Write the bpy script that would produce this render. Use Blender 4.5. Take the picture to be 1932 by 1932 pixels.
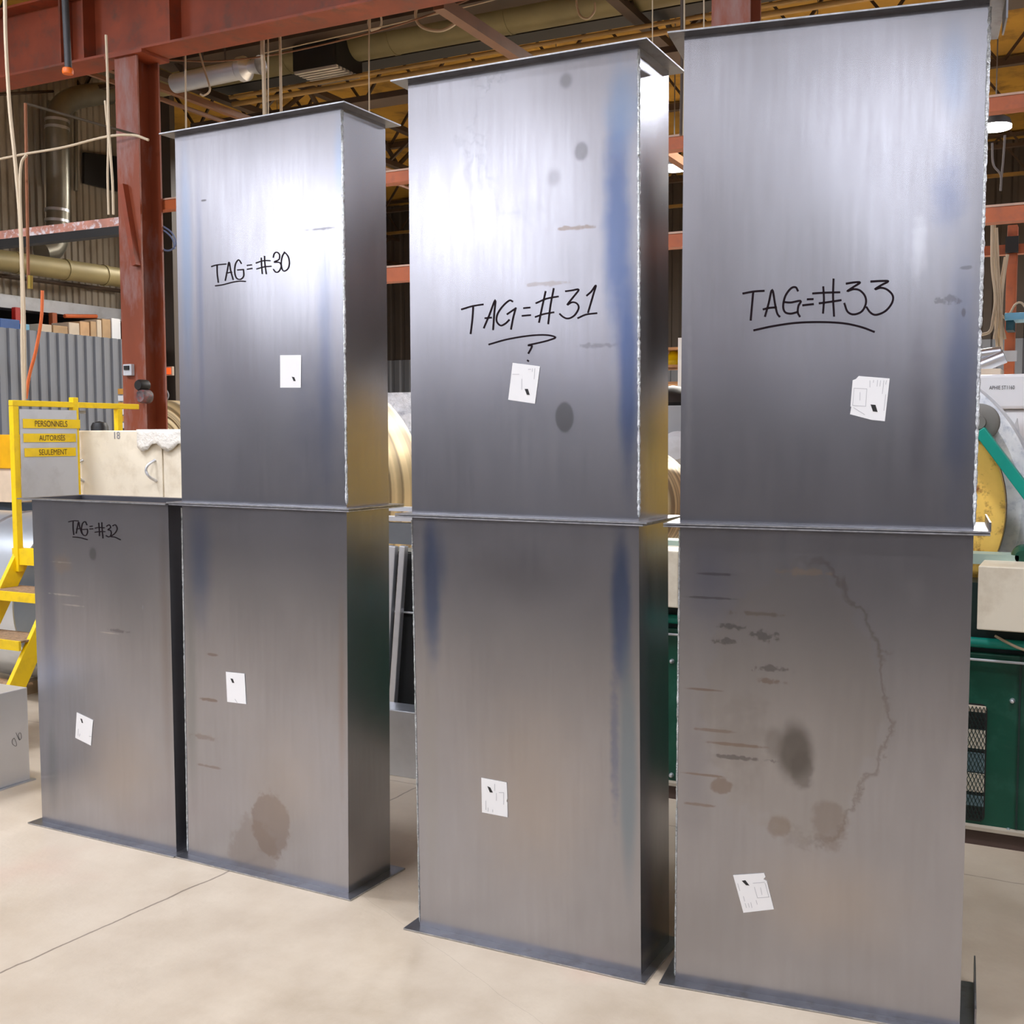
import bpy, bmesh, math, random
from mathutils import Vector, Matrix
random.seed(7)
for o in list(bpy.data.objects): bpy.data.objects.remove(o)
COL = bpy.context.scene.collection
SC = bpy.context.scene
PI = math.pi

# ------------------------------------------------------------------ camera
FPX, CXP, PITCH, YAW, EYE = 2098.05, 1041.53, math.radians(3.9375), math.radians(26), 1.78025
cd = bpy.data.cameras.new('camera'); cam = bpy.data.objects.new('camera', cd); COL.objects.link(cam)
cam.location = (0, 0, EYE); cam.rotation_euler = (math.radians(90) - PITCH, 0, YAW)
cd.sensor_width = 36; cd.sensor_fit = 'HORIZONTAL'; cd.lens = 36 * FPX / 1932
cd.shift_x = -(CXP - 966) / 1932; cd.clip_end = 200; cd.clip_start = 0.05
SC.camera = cam
# ------------------------------------------------------------------ world and view
w = bpy.data.worlds.new('world'); SC.world = w; w.use_nodes = True
w.node_tree.nodes['Background'].inputs[0].default_value = (.55, .6, .75, 1)
w.node_tree.nodes['Background'].inputs[1].default_value = .12
SC.view_settings.view_transform = 'Standard'; SC.view_settings.look = 'None'
SC.cycles.use_light_tree = False
SC.view_settings.exposure = 0.0; SC.view_settings.gamma = 1; SC.view_settings.use_curve_mapping = False
# lamps out of view, set for duct highlights, some added as fill: (x, y, z of the diffuser, power factor). Each gets a fixture further down.
LZ = 6.1
LAMPS = [(-11.4, -12.0, LZ, 3.7), (-7.9, -9.2, LZ, .8), (-14.6, -10.1, LZ, 3.2), (-20.0, -16.8, LZ, 5.0), (1.5, -9.1, LZ, 1.3), (1.8, -17.7, LZ, 3.4),
         (-4.6, -10.4, LZ, .6), (-12.8, -22.1, LZ, 4.0), (-5.5, -20, LZ, 1.0), (-1.3, -8.6, LZ, .5), (-22.5, -9.5, LZ, 1.0), (-13.6, -6.6, LZ, .45),
         (-6.8, -4.2, LZ, .2), (5, -4, LZ, .6), (-11.2, -1.2, LZ, .8), (-3.4, .2, LZ, .8), (2.6, 1.0, LZ, .8), (-10.4, 3.2, LZ, 1.4),
         (-7.0, 2.6, LZ, 1.8), (-3.0, 2.5, LZ, .9), (.6, 2.5, LZ, 1.0), (2.2, 12.7, LZ, 1.2), (7.3, 12.0, LZ, 1.4)]  # this row is added to brighten floor, background and duct sides
LAMP_W = 150
def area(name, loc, sx, sy, e, col=(.87, .90, 1)):
    l = bpy.data.lights.new(name, 'AREA'); l.shape = 'RECTANGLE'; l.size = sx; l.size_y = sy; l.energy = e; l.color = col
    o = bpy.data.objects.new(name, l); COL.objects.link(o); o.location = loc; return o

# ------------------------------------------------------------------ pixel rays of the photograph -> points of the hall
def ray(px, py):
    x = (px - CXP) / FPX; u = -(py - 966) / FPX
    y = math.cos(PITCH) + u * math.sin(PITCH); z = -math.sin(PITCH) + u * math.cos(PITCH)
    return Vector((x * math.cos(YAW) - y * math.sin(YAW), x * math.sin(YAW) + y * math.cos(YAW), z))
CAM = Vector((0, 0, EYE))
def onY(px, py, Y): d = ray(px, py); return CAM + d * (Y / d.y)
def onX(px, py, X): d = ray(px, py); return CAM + d * (X / d.x)
def onZ(px, py, Z): d = ray(px, py); return CAM + d * ((Z - EYE) / d.z)

# ------------------------------------------------------------------ materials
MATS = {}
def nodes(name):
    m = bpy.data.materials.new(name); m.use_nodes = True; nt = m.node_tree
    return m, nt, nt.nodes['Principled BSDF']
def mix(nt, fac, a, b, mode='MIX'):
    n = nt.nodes.new('ShaderNodeMix'); n.data_type = 'RGBA'; n.blend_type = mode
    for i, v in ((0, fac), (6, a), (7, b)):
        if isinstance(v, (int, float)): n.inputs[i].default_value = v
        elif isinstance(v, tuple): n.inputs[i].default_value = (*v[:3], 1)
        else: nt.links.new(v, n.inputs[i])
    return n.outputs[2]
def noise(nt, scale, detail=3, vec=None, rough=.55, dist=0.0):
    n = nt.nodes.new('ShaderNodeTexNoise'); n.inputs['Scale'].default_value = scale; n.inputs['Detail'].default_value = detail
    n.inputs['Roughness'].default_value = rough; n.inputs['Distortion'].default_value = dist
    if vec is not None: nt.links.new(vec, n.inputs['Vector'])
    return n.outputs['Fac']
def ramp(nt, f, p0, p1, c0=(0, 0, 0), c1=(1, 1, 1)):
    n = nt.nodes.new('ShaderNodeValToRGB'); n.color_ramp.elements[0].position = p0; n.color_ramp.elements[1].position = p1
    n.color_ramp.elements[0].color = (*c0, 1); n.color_ramp.elements[1].color = (*c1, 1); nt.links.new(f, n.inputs[0]); return n.outputs[0]
def objco(nt, scale=(1, 1, 1), which='Object'):
    t = nt.nodes.new('ShaderNodeTexCoord'); mp = nt.nodes.new('ShaderNodeMapping'); mp.inputs['Scale'].default_value = scale
    nt.links.new(t.outputs[which], mp.inputs[0]); return mp.outputs[0]
def math_n(nt, op, a, b=None, c=None, clamp=False):
    n = nt.nodes.new('ShaderNodeMath'); n.operation = op; n.use_clamp = clamp
    for i, v in enumerate((a, b, c)):
        if v is None: continue
        if isinstance(v, (int, float)): n.inputs[i].default_value = v
        else: nt.links.new(v, n.inputs[i])
    return n.outputs[0]
def M(name, col, rough=.6, metal=0.0, var=.25, scale=3.0, dirt=None, bump=0.0, stretch=(1, 1, 1), dirt_amt=.6, emit=None, spec=.5):
    if name in MATS: return MATS[name]
    m, nt, b = nodes(name); v = objco(nt, stretch)
    f = noise(nt, scale, 5, v)
    dark = tuple(c * (1 - var) for c in col); lite = tuple(min(1, c * (1 + var * .6)) for c in col)
    c = mix(nt, ramp(nt, f, .3, .7), dark, lite)
    if dirt:
        g = noise(nt, scale * 2.3, 8, v, .65); c = mix(nt, ramp(nt, g, .5, .5 + .35 * (1.2 - dirt_amt)), c, dirt)
    nt.links.new(c, b.inputs['Base Color']); b.inputs['Roughness'].default_value = rough; b.inputs['Metallic'].default_value = metal
    b.inputs['Specular IOR Level'].default_value = spec
    if bump:
        bn = nt.nodes.new('ShaderNodeBump'); bn.inputs['Strength'].default_value = bump; bn.inputs['Distance'].default_value = .02
        nt.links.new(noise(nt, scale * 4, 6, v), bn.inputs['Height']); nt.links.new(bn.outputs[0], b.inputs['Normal'])
    if emit: b.inputs['Emission Color'].default_value = (*emit[0], 1); b.inputs['Emission Strength'].default_value = emit[1]
    MATS[name] = m; return m

red = M('red_oxide_paint', (.30, .055, .018), .55, 0, .35, 2.0, (.13, .05, .03), dirt_amt=.5)
orange_red = M('orange_primer', (.50, .12, .035), .55, 0, .25, 3.0, (.25, .08, .04), dirt_amt=.4)
yellow = M('safety_yellow', (.92, .62, .0), .45, 0, .08, 3.0, (.6, .38, .02), dirt_amt=.25)
cream = M('cream_enamel', (.78, .70, .55), .45, 0, .06, 2.0, (.55, .46, .33), dirt_amt=.35)
green = M('machine_green', (.0, .055, .030), .38, 0, .25, 3.0, (.02, .10, .065), dirt_amt=.3)
teal = M('teal_green', (.0, .27, .2), .4, 0, .15, 3.0)
dgreen = M('dark_green', (.004, .02, .016), .5, 0, .3, 3.0)
black = M('black_paint', (.012, .011, .010), .5, 0, .3, 3.0)
darkgrey = M('dark_grey_paint', (.05, .05, .055), .5, 0, .3, 3.0)
grey = M('grey_paint', (.30, .31, .32), .5, 0, .12, 2.0)
lgrey = M('light_grey_paint', (.55, .56, .58), .45, 0, .1, 2.0, (.4, .4, .4), dirt_amt=.3)
white = M('white_paint', (.85, .86, .88), .4, 0, .05, 2.0)
galv = M('galvanised_sheet', (.62, .65, .70), .32, .9, .12, 5.0)
alu = M('aluminium', (.72, .73, .76), .35, .85, .08, 4.0)
wallc = M('weathered_cladding', (.36, .31, .24), .6, .1, .22, .7, (.14, .10, .06), stretch=(1, 1, .35), dirt_amt=.55)
wallg = M('grey_cladding', (.17, .185, .215), .5, .15, .12, .6, (.2, .2, .2), stretch=(1, 1, .3), dirt_amt=.3)
walld = M('dark_cladding', (.07, .055, .045), .7, 0, .3, .5)
wallw = M('pale_cladding', (.78, .78, .86), .55, 0, .06, .6)
deck = M('ochre_deck', (.46, .25, .035), .6, 0, .35, .6, (.14, .07, .015), dirt_amt=.7)
deckw = M('pale_deck', (.72, .72, .80), .6, 0, .1, .6)
steelk = M('dark_joist_steel', (.06, .035, .02), .6, .0, .35, 2.0)
steelo = M('ochre_steel', (.34, .20, .06), .5, .2, .3, 2.0)
pipeo = M('olive_duct', (.27, .22, .10), .5, .2, .25, 1.5)
pipeg = M('dusty_duct', (.26, .24, .19), .35, .6, .25, 2.0)
cablec = M('beige_cable', (.55, .44, .30), .6, 0, .1, 5.0)
cableo = M('orange_cable', (.75, .17, .05), .5, 0, .1, 5.0)
cablek = M('grey_cable', (.20, .18, .17), .6, 0, .1, 5.0)
card = M('cardboard', (.50, .33, .18), .8, 0, .2, 3.0)
cardl = M('pale_cardboard', (.66, .55, .42), .8, 0, .15, 3.0)
blue = M('blue_plastic', (.03, .10, .32), .35, 0, .2, 3.0)
bluel = M('pale_blue_paint', (.16, .42, .60), .5, 0, .1, 3.0)
wood = M('raw_wood', (.45, .33, .2), .8, 0, .25, 6.0, stretch=(1, .15, 1))
rustpipe = M('rusty_pipe', (.28, .10, .04), .6, .2, .3, 4.0)
paper = M('label_paper', (.93, .93, .93), .6, 0, .01, 3.0)
ink = M('marker_ink', (.010, .004, .007), .7, 0, .1, 8.0, spec=.15)
inkp = M('print_ink', (.02, .02, .02), .6, 0, .1, 8.0)
inkg = M('faint_print', (.55, .55, .57), .7, 0, .1, 8.0)
film = M('clear_film', (.80, .82, .86), .22, 0, .25, 7.0, (.35, .37, .42), bump=.8, dirt_amt=.5)
weld = M('weld_bead', (.62, .64, .64), .3, .85, .4, 60.0, (.10, .09, .09), bump=.6, dirt_amt=.4)
exitm = M('exit_orange', (.85, .08, .01), .5, 0, .05, 3.0, emit=((1, .12, .02), 1.0))
lamp_m = M('lamp_diffuser', (1, 1, 1), .5, 0, 0, 1.0, emit=((1, .98, .95), 14))
lamp_s = M('dim_lamp_diffuser', (1, 1, 1), .5, 0, 0, 1.0, emit=((1, .95, .82), 1.1))

for _m in (lamp_m, lamp_s, exitm): _m.cycles.emission_sampling = 'NONE'
def gold_mat():
    m, nt, b = nodes('brass_toned_sheet'); v = objco(nt)
    s = nt.nodes.new('ShaderNodeVectorMath'); s.operation = 'LENGTH'; nt.links.new(v, s.inputs[0])
    r = noise(nt, 22, 3, None); n = nt.nodes[-1]; n.noise_dimensions = '1D'; nt.links.new(s.outputs['Value'], n.inputs['W'])
    c = mix(nt, ramp(nt, r, .42, .58), (.22, .16, .08), (.66, .51, .27))
    nt.links.new(c, b.inputs['Base Color']); b.inputs['Roughness'].default_value = .42; b.inputs['Metallic'].default_value = .35
    return m
gold = gold_mat()
rusty = M('yellow_paint_rusted', (.93, .58, .12), .5, 0, .15, 5.0, (.20, .045, .008), dirt_amt=.8)
coilw = M('bright_coil_edge', (.86, .89, .95), .35, .1, .22, 9.0, (.45, .5, .58), dirt_amt=.5)
beltb = M('brown_belt', (.20, .13, .10), .6, .1, .2, 3.0)

def floor_mat():
    m, nt, b = nodes('concrete'); v = objco(nt)
    a = noise(nt, .55, 5, v); bb = noise(nt, 3.5, 8, v, .65); c3 = noise(nt, 26, 4, v)
    c = mix(nt, ramp(nt, a, .3, .7), (.385, .31, .22), (.50, .412, .312))
    c = mix(nt, ramp(nt, bb, .35, .75), c, (.54, .46, .355)); c = mix(nt, math_n(nt, 'MULTIPLY', ramp(nt, c3, .60, .78), .3), c, (.42, .34, .25))
    # expansion joint and hairline cracks: distance to lines, with a wandering edge
    sep = nt.nodes.new('ShaderNodeSeparateXYZ'); nt.links.new(v, sep.inputs[0])
    wob = math_n(nt, 'MULTIPLY', math_n(nt, 'SUBTRACT', noise(nt, 3.5, 6, v), .5), .05)
    for (p, q, wd, dk) in JOINTS:
        d = (q - p); nrm = Vector((-d.y, d.x)).normalized(); off = nrm.x * p.x + nrm.y * p.y
        e = math_n(nt, 'ADD', math_n(nt, 'MULTIPLY', sep.outputs[0], nrm.x), math_n(nt, 'MULTIPLY', sep.outputs[1], nrm.y))
        e = math_n(nt, 'ABSOLUTE', math_n(nt, 'ADD', math_n(nt, 'SUBTRACT', e, off), wob))
        k = math_n(nt, 'SUBTRACT', 1.0, math_n(nt, 'DIVIDE', e, wd), clamp=True)
        c = mix(nt, math_n(nt, 'MULTIPLY', k, dk), c, (.10, .07, .05))
    red_ = math_n(nt, 'MULTIPLY', ramp(nt, noise(nt, 1.1, 3, v), .62, .75), .25)
    c = mix(nt, red_, c, (.45, .2, .15))
    nt.links.new(c, b.inputs['Base Color'])
    nt.links.new(ramp(nt, bb, .2, .9, (.33, .33, .33), (.55, .55, .55)), b.inputs['Roughness'])
    bn = nt.nodes.new('ShaderNodeBump'); bn.inputs['Strength'].default_value = .15; bn.inputs['Distance'].default_value = .01
    nt.links.new(c3, bn.inputs['Height']); nt.links.new(bn.outputs[0], b.inputs['Normal'])
    return m

# ------------------------------------------------------------------ mesh building
class MB:
    def __init__(s): s.v = []; s.f = []; s.uv = {}
    def quadmesh(s, vs, fs):
        n = len(s.v); s.v += [tuple(p) for p in vs]; s.f += [tuple(n + i for i in f) for f in fs]; return s
    def box(s, a, b):
        x0, y0, z0 = (min(a[i], b[i]) for i in range(3)); x1, y1, z1 = (max(a[i], b[i]) for i in range(3))
        return s.quadmesh([(x0, y0, z0), (x1, y0, z0), (x1, y1, z0), (x0, y1, z0), (x0, y0, z1), (x1, y0, z1), (x1, y1, z1), (x0, y1, z1)],
                          [(0, 3, 2, 1), (4, 5, 6, 7), (0, 1, 5, 4), (1, 2, 6, 5), (2, 3, 7, 6), (3, 0, 4, 7)])
    def bar(s, p, q, w, h, up=Vector((0, 0, 1))):
        p = Vector(p); q = Vector(q); d = (q - p).normalized()
        if abs(d.dot(up)) > .98: up = Vector((0, 1, 0))
        a = d.cross(up).normalized() * w / 2; b = a.cross(d).normalized() * h / 2
        vs = [p - a - b, p + a - b, p + a + b, p - a + b, q - a - b, q + a - b, q + a + b, q - a + b]
        return s.quadmesh(vs, [(0, 3, 2, 1), (4, 5, 6, 7), (0, 1, 5, 4), (1, 2, 6, 5), (2, 3, 7, 6), (3, 0, 4, 7)])
    def tube(s, pts, r, n=10, cap=True, rf=None):
        pts = [Vector(p) for p in pts]; base = len(s.v); prev = None
        for i, p in enumerate(pts):
            d = (pts[min(i + 1, len(pts) - 1)] - pts[max(i - 1, 0)]).normalized()
            if prev is None:
                up = Vector((0, 0, 1)) if abs(d.z) < .9 else Vector((1, 0, 0)); a = d.cross(up).normalized()
            else: a = (prev - d * prev.dot(d)).normalized()
            prev = a; b = d.cross(a); rr = r if rf is None else r * rf(i)
            for k in range(n):
                t = 2 * PI * k / n; s.v.append(tuple(p + a * math.cos(t) * rr + b * math.sin(t) * rr))
        for i in range(len(pts) - 1):
            for k in range(n):
                s.f.append((base + i * n + k, base + i * n + (k + 1) % n, base + (i + 1) * n + (k + 1) % n, base + (i + 1) * n + k))
        if cap:
            s.f.append(tuple(base + k for k in reversed(range(n)))); s.f.append(tuple(base + (len(pts) - 1) * n + k for k in range(n)))
        return s
    def lathe(s, c, axis, prof, n=64):      # prof: (radius, offset along axis)
        c = Vector(c); ax = Vector(axis).normalized(); up = Vector((0, 0, 1)) if abs(ax.z) < .9 else Vector((1, 0, 0))
        a = ax.cross(up).normalized(); b = ax.cross(a); base = len(s.v)
        for (r, h) in prof:
            for k in range(n):
                t = 2 * PI * k / n; s.v.append(tuple(c + ax * h + (a * math.cos(t) + b * math.sin(t)) * r))
        for i in range(len(prof) - 1):
            for k in range(n):
                s.f.append((base + i * n + k, base + i * n + (k + 1) % n, base + (i + 1) * n + (k + 1) % n, base + (i + 1) * n + k))
        return s
    def build(s, name, mat, parent=None, smooth=False, bevel=0.0):
        me = bpy.data.meshes.new(name); me.from_pydata(s.v, [], s.f); me.update()
        bm = bmesh.new(); bm.from_mesh(me); bmesh.ops.recalc_face_normals(bm, faces=bm.faces); bm.to_mesh(me); bm.free()
        o = bpy.data.objects.new(name, me); COL.objects.link(o)
        if parent is not None:
            par_inv(o, parent)
        me.materials.append(mat)
        if smooth:
            for p in me.polygons: p.use_smooth = True
            if hasattr(me, 'set_sharp_from_angle'): me.set_sharp_from_angle(angle=math.radians(38))
        if bevel:
            bv = o.modifiers.new('bevel', 'BEVEL'); bv.width = bevel; bv.segments = 2; bv.limit_method = 'ANGLE'; bv.angle_limit = math.radians(50)
        return o
def root_of(o):
    m = Matrix.Identity(4)
    while o is not None:
        m = Matrix.Translation(o.location) @ m; o = o.parent
    return m
def par_inv(o, parent):                     # vertices are in hall coordinates; move them into the parent's frame
    o.parent = parent
    o.data.transform(root_of(parent).inverted())
def thing(name, label, cat, loc, group=None):
    o = bpy.data.objects.new(name, None); COL.objects.link(o); o.location = loc; o.empty_display_size = .1
    return tag(o, label, cat, group)
def tag(o, label=None, cat=None, group=None, kind=None):
    if label: o['label'] = label
    if cat: o['category'] = cat
    if group: o['group'] = group
    if kind: o['kind'] = kind
    return o
def struct(o, label=None):
    o['kind'] = 'structure'
    if label: o['label'] = label
    return o
def recenter(o):                            # give a one-mesh thing an origin at its base
    vs = [v.co for v in o.data.vertices]; c = Vector(((min(v.x for v in vs) + max(v.x for v in vs)) / 2, (min(v.y for v in vs) + max(v.y for v in vs)) / 2, min(v.z for v in vs)))
    o.data.transform(Matrix.Translation(-c)); o.location = c; return o
def box_thing(name, a, b, mat, label, cat, group=None, bevel=.004):
    o = MB().box(a, b).build(name, mat, None, False, bevel); recenter(o); return tag(o, label, cat, group)
def tube_thing(name, pts, r, mat, label, cat, group=None, n=8):
    o = MB().tube(pts, r, n).build(name, mat, None, True); recenter(o); return tag(o, label, cat, group)
def smooth_path(pts, k=6):                  # Catmull-Rom
    P = [Vector(p) for p in pts]; P = [P[0] * 2 - P[1]] + P + [P[-1] * 2 - P[-2]]; out = []
    for i in range(1, len(P) - 2):
        for j in range(k):
            t = j / k
            out.append(.5 * ((2 * P[i]) + (P[i + 1] - P[i - 1]) * t + (2 * P[i - 1] - 5 * P[i] + 4 * P[i + 1] - P[i + 2]) * t * t + (3 * P[i] - P[i - 1] - 3 * P[i + 1] + P[i + 2]) * t ** 3))
    out.append(P[-2]); return out
def text_mesh(txt, origin, right, up, height, mat, name, parent, width=None, off=.001, bold=0.0):
    cu = bpy.data.curves.new('t', 'FONT'); cu.body = txt; cu.size = 1; cu.offset = bold; t = bpy.data.objects.new('t', cu); COL.objects.link(t)
    bpy.context.view_layer.update(); me = bpy.data.meshes.new_from_object(t.evaluated_get(bpy.context.evaluated_depsgraph_get()))
    bpy.data.objects.remove(t)
    xs = [v.co.x for v in me.vertices]; ys = [v.co.y for v in me.vertices]
    sx = (width / (max(xs) - min(xs))) if width else height / .7; sy = height / (max(ys) - min(ys)); x0, y0 = min(xs), min(ys)
    r = Vector(right).normalized(); u = Vector(up).normalized(); n = r.cross(u)
    vs = [Vector(origin) + r * (v.co.x - x0) * sx + u * (v.co.y - y0) * sy + n * off for v in me.vertices]
    mb = MB(); mb.quadmesh(vs, [tuple(p.vertices) for p in me.polygons]); return mb.build(name, mat, parent)
def corr(mb, P, right, up, width, height, pitch=.2, depth=.03, nrm=None):   # trapezoid corrugated sheet
    r = Vector(right).normalized(); u = Vector(up).normalized(); n = nrm if nrm is not None else r.cross(u); n = Vector(n); P = Vector(P)
    prof = []; x = 0
    while x < width - 1e-6:
        for dx, dd in ((0, 0), (.5, 0), (.62, 1), (.88, 1)):
            xx = x + dx * pitch
            if xx <= width: prof.append((xx, dd * depth))
        x += pitch
    prof.append((width, 0)); vs = []; fs = []
    for (a, d) in prof:
        q = P + r * a - n * d; vs += [q, q + u * height]
    for i in range(len(prof) - 1): fs.append((2 * i, 2 * i + 2, 2 * i + 3, 2 * i + 1))
    return mb.quadmesh(vs, fs)

# ================================================================== THE SETTING
def fz(px, py): p = onZ(px, py, 0); return Vector((p.x, p.y))
JOINTS = [(fz(0, 1835), fz(433, 1643), .007, .9), (fz(1822, 1650), fz(1932, 1668), .006, .7), (fz(1020, 1932), fz(700, 1700), .002, .25)]
struct(MB().box((-27, -26, -.1), (15, 26, 0)).build('floor', floor_mat()), 'worn beige concrete floor with a long joint')
struct(MB().quadmesh([(-27, 5.5, 7.6), (15, 5.5, 7.6), (15, 26, 7.6), (-27, 26, 7.6)], [(0, 1, 2, 3)]).build('ceiling', deck), 'ochre steel roof deck')
struct(MB().quadmesh([(-27, -26, 7.6), (15, -26, 7.6), (15, 5.5, 7.6), (-27, 5.5, 7.6)], [(0, 1, 2, 3)]).build('ceiling', deckw), 'pale steel roof deck over the near bay')
m_ = MB(); corr(m_, (-27, 24, 0), (1, 0, 0), (0, 0, 1), 42, 3.7, .3, .04); struct(m_.build('wall_back', wallg), 'grey corrugated lower part of the far wall')
m_ = MB(); corr(m_, (-27, 24.05, 3.7), (1, 0, 0), (0, 0, 1), 42, 3.9, .3, .04); struct(m_.build('wall_back', walld), 'dark corrugated upper part of the far wall')
struct(MB().box((-27, -26.2, 0), (15, -26, 3.3)).build('wall_front', MATS['mid_grey'] if 'mid_grey' in MATS else M('mid_grey2', (.2, .2, .22), .5))); struct(MB().box((-27, -26.2, 3.3), (15, -26, 7.6)).build('wall_front', wallw))
struct(MB().box((-27.2, -26, 3.3), (-27, 26, 7.6)).build('wall_side', wallw)); struct(MB().box((-27.2, -26, 0), (-27, 26, 3.3)).build('wall_side', M('mid_grey2', (.2, .2, .22), .5)))
struct(MB().box((15, -26, 0), (15.2, 26, 7.6)).build('wall_right', walld))

struct(MB().box((-12, -3.4, 0), (4.5, -3.2, 2.3)).build('wall_added_screen', M('mid_grey', (.05, .05, .06), .5)), 'low dark screen added behind the camera for the ducts to reflect')  # added out of view so the duct fronts reflect a dark band
struct(MB().box((4.3, -3.2, 0), (4.5, 2, 2.3)).build('wall_added_screen', MATS['mid_grey']), 'low dark screen added beside the camera, out of view')  # side return of the added dark screen, also unseen
# left wall with mezzanine ledge: plane X = -13.5
WX = -13.5
zl0 = onX(100, 592, WX).z; zl1 = onX(100, 568, WX).z
yE = onX(229, 500, WX).y
m_ = MB(); corr(m_, (WX, -3, zl1), (0, 1, 0), (0, 0, 1), yE + 3, 7.6 - zl1, .115, .025, Vector((1, 0, 0)))
struct(m_.build('wall_left', wallc), 'weathered tan corrugated wall above the ledge')
struct(MB().box((WX - .25, -3, zl0), (WX + .06, yE, zl1)).build('trim_1', lgrey), 'pale ledge beam along the left wall')
ztop = onX(100, 627, -12.4).z
m_ = MB(); corr(m_, (-12.4, -3, 0), (0, 1, 0), (0, 0, 1), yE + 2.7, ztop, .15, .03, Vector((1, 0, 0)))
struct(m_.build('wall_left', wallg), 'grey corrugated partition under the mezzanine')
struct(MB().box((-17, -3, ztop - .1), (-12.45, yE - .2, ztop - .02)).build('trim_2', darkgrey), 'flat top of the grey partition')
struct(MB().box((-17.1, -3, 0), (-17, yE + .2, 7.6)).build('wall_side', walld))
struct(MB().box((-17, yE, 0), (-12.45, yE + .1, 7.6)).build('wall_side', walld))

# ================================================================== LAMPS
nl = 0
def high_bay(x, y, z, label, dm=lamp_m, top=7.6, hx=.62, hy=.32):
    t = thing('high_bay_lamp', label, 'ceiling lamp', (x, y, z), None)
    MB().box((x - hx, y - hy, z + .012), (x + hx, y + hy, z + .075)).build('housing', lgrey, t, False, .006)
    MB().box((x - hx + .03, y - hy + .03, z), (x + hx - .03, y + hy - .03, z + .012)).build('diffuser', dm, t)
    MB().tube([(x - hx * .6, y, z + .07), (x - hx * .6, y, top)], .006, 6).build('suspension_rod', cablek, t)
    MB().tube([(x + hx * .6, y, z + .07), (x + hx * .6, y, top)], .006, 6).build('suspension_rod', cablek, t)
    return t
for i, (x, y, z, k) in enumerate(LAMPS):
    big = y < -6
    t = high_bay(x, y, z, 'white rectangular lamp outside the picture, set for highlights and added fill', white, 7.6, *((1.22, .62) if big else (.62, .32))); t['group'] = 'high-bay and fill lamps outside the picture'
    area('lamp_light', (x, y, z - .01), *((2.4, 1.2) if big else (1.2, .6)), LAMP_W * k)
def round_lamp(px, py, z, r, label, e):
    p = onZ(px, py, z); t = thing('high_bay_lamp', label, 'ceiling lamp', p)
    MB().lathe(p, (0, 0, 1), [(0, 0), (r, 0), (r * 1.02, .03), (0, .03)], 32).build('diffuser', lamp_m, t, True)
    MB().lathe(p, (0, 0, 1), [(r * 1.03, .03), (r * .9, .1), (.06, .16), (.05, .24), (0, .24)], 32).build('housing', darkgrey, t, True)
    MB().tube([p + Vector((0, 0, .24)), (p.x, p.y, 7.6)], .008, 6).build('suspension_rod', cablek, t)
    l = bpy.data.lights.new('lamp_light', 'AREA'); l.shape = 'DISK'; l.size = r * 2; l.energy = e; l.color = (1, .97, .93)
    o = bpy.data.objects.new('lamp_light', l); COL.objects.link(o); o.location = p - Vector((0, 0, .01))
round_lamp(1878, 243, 5.2, .17, 'glowing round high-bay lamp beside the top of the tallest duct stack on the right', 420)
round_lamp(1272, 320, 5.2, .17, 'glowing round high-bay lamp seen in the gap between the two right duct stacks', 420)
# lamps added to light the far bay, placed where the duct stacks hide them
for (px_, py_) in ((1000, 215), (1480, 150), (1650, 330), (560, 330), (1090, 330), ):
    x, y = onZ(px_, py_, 5.9).x, onZ(px_, py_, 5.9).y
    t = high_bay(x, y, 5.9, 'white rectangular lamp added to light the far bay, hidden behind the duct stacks', white); t['group'] = 'added lamps over the far bay'
    area('lamp_light', (x, y, 5.89), 1.2, .6, 260, (1, .96, .9))

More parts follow.
